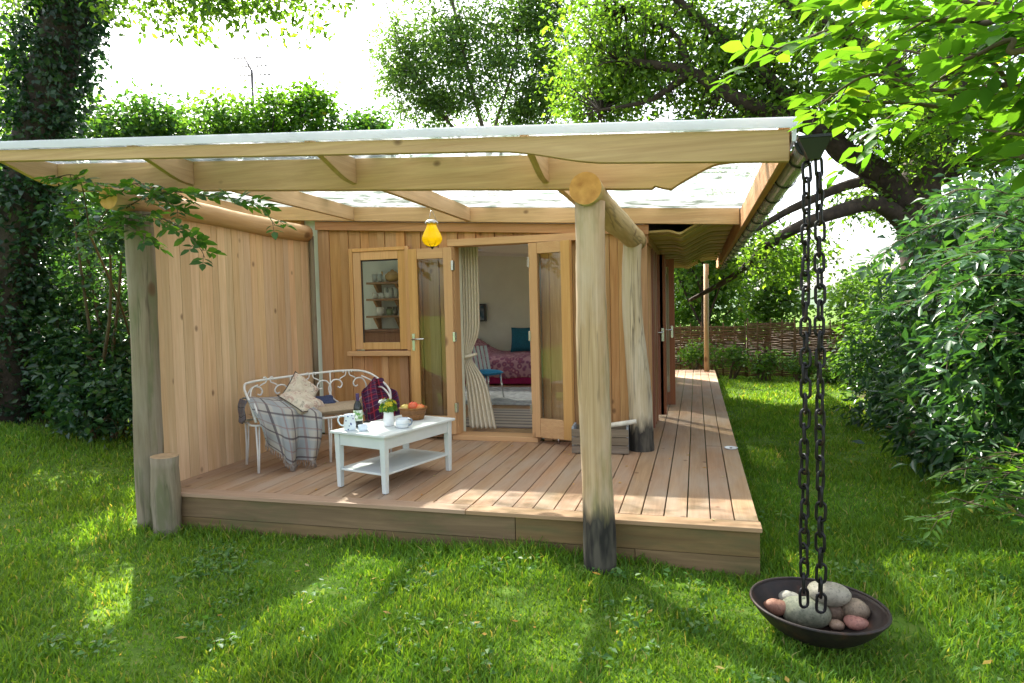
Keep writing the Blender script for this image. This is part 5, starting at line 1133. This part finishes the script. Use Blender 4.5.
# wattle hurdles with their stakes
def hurdle(label, x0, y0, x1, y1, h, seed, cols_=None):
    rg = random.Random(seed); a = np.array([x0, y0, G(x0, y0)]); b = np.array([x1, y1, G(x1, y1)]); t = thing('wattle_hurdle', label, 'fence', tuple(a), group='woven hurdles at the end of the garden'); L = np.linalg.norm(b-a); u = (b-a)/L; nrm = np.array([-u[1], u[0], 0]); ns = max(3, int(L/.22))
    for i in range(ns+1):
        p = a+u*L*i/ns; obj('stake', MB().tube([p, p+np.array([rg.uniform(-.02, .02), 0, h+rg.uniform(.03, .12)])], [.02, .014], 7), WICK, t)
    mb = MB(); z = .04; k = 0
    while z < h:
        P = [a+u*L*j/(ns*2)+nrm*.026*(math.sin(math.pi*j/2+math.pi/2*0+(math.pi if k % 2 else 0)))+np.array([0, 0, z+rg.uniform(-.008, .008)]) for j in range(ns*2+1)]
        r = rg.uniform(.009, .015); mb.tube(P, r, 5); z += r*2.1; k += 1
    obj('weave', mb, WICK, t)
hurdle('brown woven hurdle behind the thin rear veranda post', -.6, 16.2, 1.05, 15.6, 1.15, 1); hurdle('brown woven hurdle left of the chain at the end of the lawn', 1.08, 15.58, 2.0, 15.2, 1.2, 2); hurdle('low woven hurdle behind the chain beside the pale shrub', 2.03, 15.18, 2.9, 14.9, 1.1, 3)
for i, (px, py, y) in enumerate(((695, 352, 15.2), (730, 355, 15.0), (765, 362, 14.7), (800, 365, 14.5), (835, 372, 14.2))):
    c = at(px, py, y); bush('climbing_plant', ('light green weeds against the hurdle behind the rear post', 'yellow green plant climbing the hurdle right of the rear post', 'leafy plant growing at the middle of the hurdle fence', 'plant growing against the hurdle just behind the chain', 'leafy plant at the far right end of the hurdles')[i], c, (.38, .16, .26), L_LIGHT, 90+i, 22, 30, .08, .045, .16, group='plants along the hurdles', cat='plant', stems=5)
IRONG = plain('grey_mast', (.16, .15, .15), .5, .3)
# television aerial on a pole far behind
ap = at(252, 78, 26); an = thing('tv_aerial', 'television aerial on a pole above the trees at the upper left', 'aerial', (ap[0], ap[1], G(ap[0], ap[1])))
obj('mast', MB().tube([(ap[0], ap[1], G(ap[0], ap[1])), tuple(ap+np.array([0, 0, .35]))], [.07, .06], 10).tube([tuple(ap+np.array([0, 0, .3])), tuple(ap+np.array([-.35, 0, .95]))], [.045, .035], 8), IRONG, an)
mb = MB()
for z, x0, x1 in ((.95, -1.0, .55), (.55, -.8, .8), (.15, -.7, .95)):
    mb.tube([tuple(ap+np.array([x0, 0, z])), tuple(ap+np.array([x1, .0, z-.12]))], .026, 5)
    for k in range(8): x = x0+(x1-x0)*(k+.5)/8; zz = z-.12*(k+.5)/8; mb.tube([tuple(ap+np.array([x, -.3, zz])), tuple(ap+np.array([x, .3, zz+.1]))], .022, 4)
obj('antenna', mb, plain('aerial_metal', (.2, .2, .2), .4, .6), an)

# ================================================================== GRASS
def grass(N, seed):
    rg = np.random.default_rng(seed); th = rg.uniform(R_(-64), R_(36), N); u = rg.random(N); d = (math.sqrt(2.1)+(math.sqrt(19)-math.sqrt(2.1))*u)**2
    x = d*np.sin(th); y = d*np.cos(th)
    n1 = np.sin(x*2.3+np.sin(y*1.9)*1.4)*np.sin(y*2.7+np.sin(x*2.1)*1.2); n2 = np.sin(x*7.1+y*3.3)*np.sin(y*8.3-x*2.9)
    keep = ~((x > -4.22) & (x < .372) & (y > 4.285) & (y < 15)) & ~((x < -4.1) & (y > 6.6) & (x > -6.5)) & ~((x < -4.2) & (x > -4.42) & (y > 4.3) & (y < 6.7))
    keep &= np.hypot(x-BC[0], y-BC[1]) > .19
    keep &= np.hypot(x-PX1, y-PY1) > .13; keep &= np.hypot(x+4.27, y-4.27) > .12; keep &= np.hypot(x-at(166, 490, 4.21)[0], y-4.21) > .11
    hedge = (x+.25*np.sin(y*1.7)+.15*np.sin(y*4.1) > 2.62+.5*sstep(8, 4, y)) ; keep &= ~(hedge & (rg.random(N) > .12))
    hl = .62*y-x; keep &= ~((hl > 11.6+.5*np.sin(x*2.0)) & (rg.random(N) > .15))
    bare = np.exp(-(((x-1.0)/.22)**2+((y-3.72)/.16)**2))+.9*np.exp(-(((x+.42)/.22)**2+((y-4.16)/.07)**2))+.55*np.exp(-(((x+1.15)/.3)**2+((y-3.95)/.1)**2))+.35*(n1*n2 > .45)
    keep &= rg.random(N) > bare*.93
    keep &= rg.random(N) < .85+.15*n1
    x, y, d, n1, n2 = x[keep], y[keep], d[keep], n1[keep], n2[keep]; n = len(x)
    h = (.048+.022*n1+.012*n2)*rg.uniform(.45, 1.5, n); h = np.maximum(h, .014)+.035*(rg.random(n) < .015)
    edge = np.exp(-((y-4.2)/.10)**2)*((x > -4) & (x < .4)); h *= 1+.45*edge
    wd = .0026*(1+d/5.5)*rg.uniform(.7, 1.4, n); a = rg.uniform(0, 6.283, n); lean = rg.uniform(.1, 1.0, n)*h; la = a+rg.normal(size=n)*.6+n1*.9
    s = np.stack([np.cos(a), np.sin(a), 0*a], 1)*wd[:, None]; l = np.stack([-np.sin(la), np.cos(la), 0*a], 1)*lean[:, None]; B = np.stack([x, y, zg(x, y)-.006], 1); up = np.array([0, 0, 1.0])*h[:, None]
    V = np.stack([B-s, B+s, B+up*.55+l*.3-s*.75, B+up*.55+l*.3+s*.75, B+up*.95+l], 1).reshape(-1, 3)
    T = (np.array([[0, 1, 3], [0, 3, 2], [2, 3, 4]])[None]+np.arange(n)[:, None, None]*5).reshape(-1, 3)
    o = mesh_np('grass', V, T, GRASSM); tag(o, 'lush green lawn grass around the deck', 'grass', kind='stuff'); return o
grass(560000, 3)
rg = np.random.default_rng(77); PW = []
for i in range(70):
    x = rg.uniform(-3.4, 2.0); y = rg.uniform(2.5, 4.05) if x < .6 else rg.uniform(2.9, 7)
    if math.hypot(x-BC[0], y-BC[1]) < .45 or (x < .45 and y > 4.1): continue
    k = int(rg.integers(8, 40)); q = np.stack([x+rg.normal(size=k)*.07, y+rg.normal(size=k)*.06], 1); PW.append(q)
PW = np.concatenate(PW); PW = PW[(PW[:, 1] < 4.18) | (PW[:, 0] > .42)]; n = len(PW); B = np.stack([PW[:, 0], PW[:, 1], zg(PW[:, 0], PW[:, 1])+rg.uniform(.012, .05, n)], 1); D = rg.normal(size=(n, 3)); D[:, 2] = rg.uniform(.0, .6, n)
sz = rg.uniform(.6, 1.5, n); V, Fc = leaf_geo(B, D, np.array([0, 0, 1])+rg.normal(size=(n, 3))*.3, .034*sz, .022*sz, 'rhomb')
tag(mesh_np('lawn_weeds', V, Fc, leafmat('clover_leaf', [(0, (.05, .13, .03)), (.7, (.10, .22, .05)), (1, (.2, .28, .1))], .4)), 'broad leaved clover and weeds growing through the lawn', 'weeds', kind='stuff')
mb = MB(); rg = random.Random(12)
for i in range(26):       # a few fallen leaves on the lawn
    x = rg.uniform(-2.6, 1.6); y = rg.uniform(2.7, 4.0)
    if math.hypot(x-BC[0], y-BC[1]) < .4: continue
    a = rg.uniform(0, 6.28); l = rg.uniform(.018, .03); z = G(x, y)+rg.uniform(.03, .05); c, s_ = math.cos(a)*l, math.sin(a)*l
    mb.add([(x-c, y-s_, z), (x+s_*.5, y-c*.5, z+.006), (x+c, y+s_, z+.01), (x-s_*.5, y+c*.5, z+.004)], [(0, 1, 2, 3)])
for i in range(22):
    x = rg.uniform(-3.4, .3); y = rg.uniform(4.35, 6.4); a = rg.uniform(0, 6.28); l = rg.uniform(.014, .026); c, s_ = math.cos(a)*l, math.sin(a)*l
    mb.add([(x-c, y-s_, .006), (x+s_*.5, y-c*.5, .012), (x+c, y+s_, .008), (x-s_*.5, y+c*.5, .011)], [(0, 1, 2, 3)])
tag(obj('fallen_leaves', mb, leafmat('dry_leaf', [(0, (.35, .16, .03)), (.6, (.45, .28, .06)), (1, (.3, .3, .12))], .3)), 'small yellow and brown leaves lying on the front lawn and deck', 'leaves', kind='stuff')
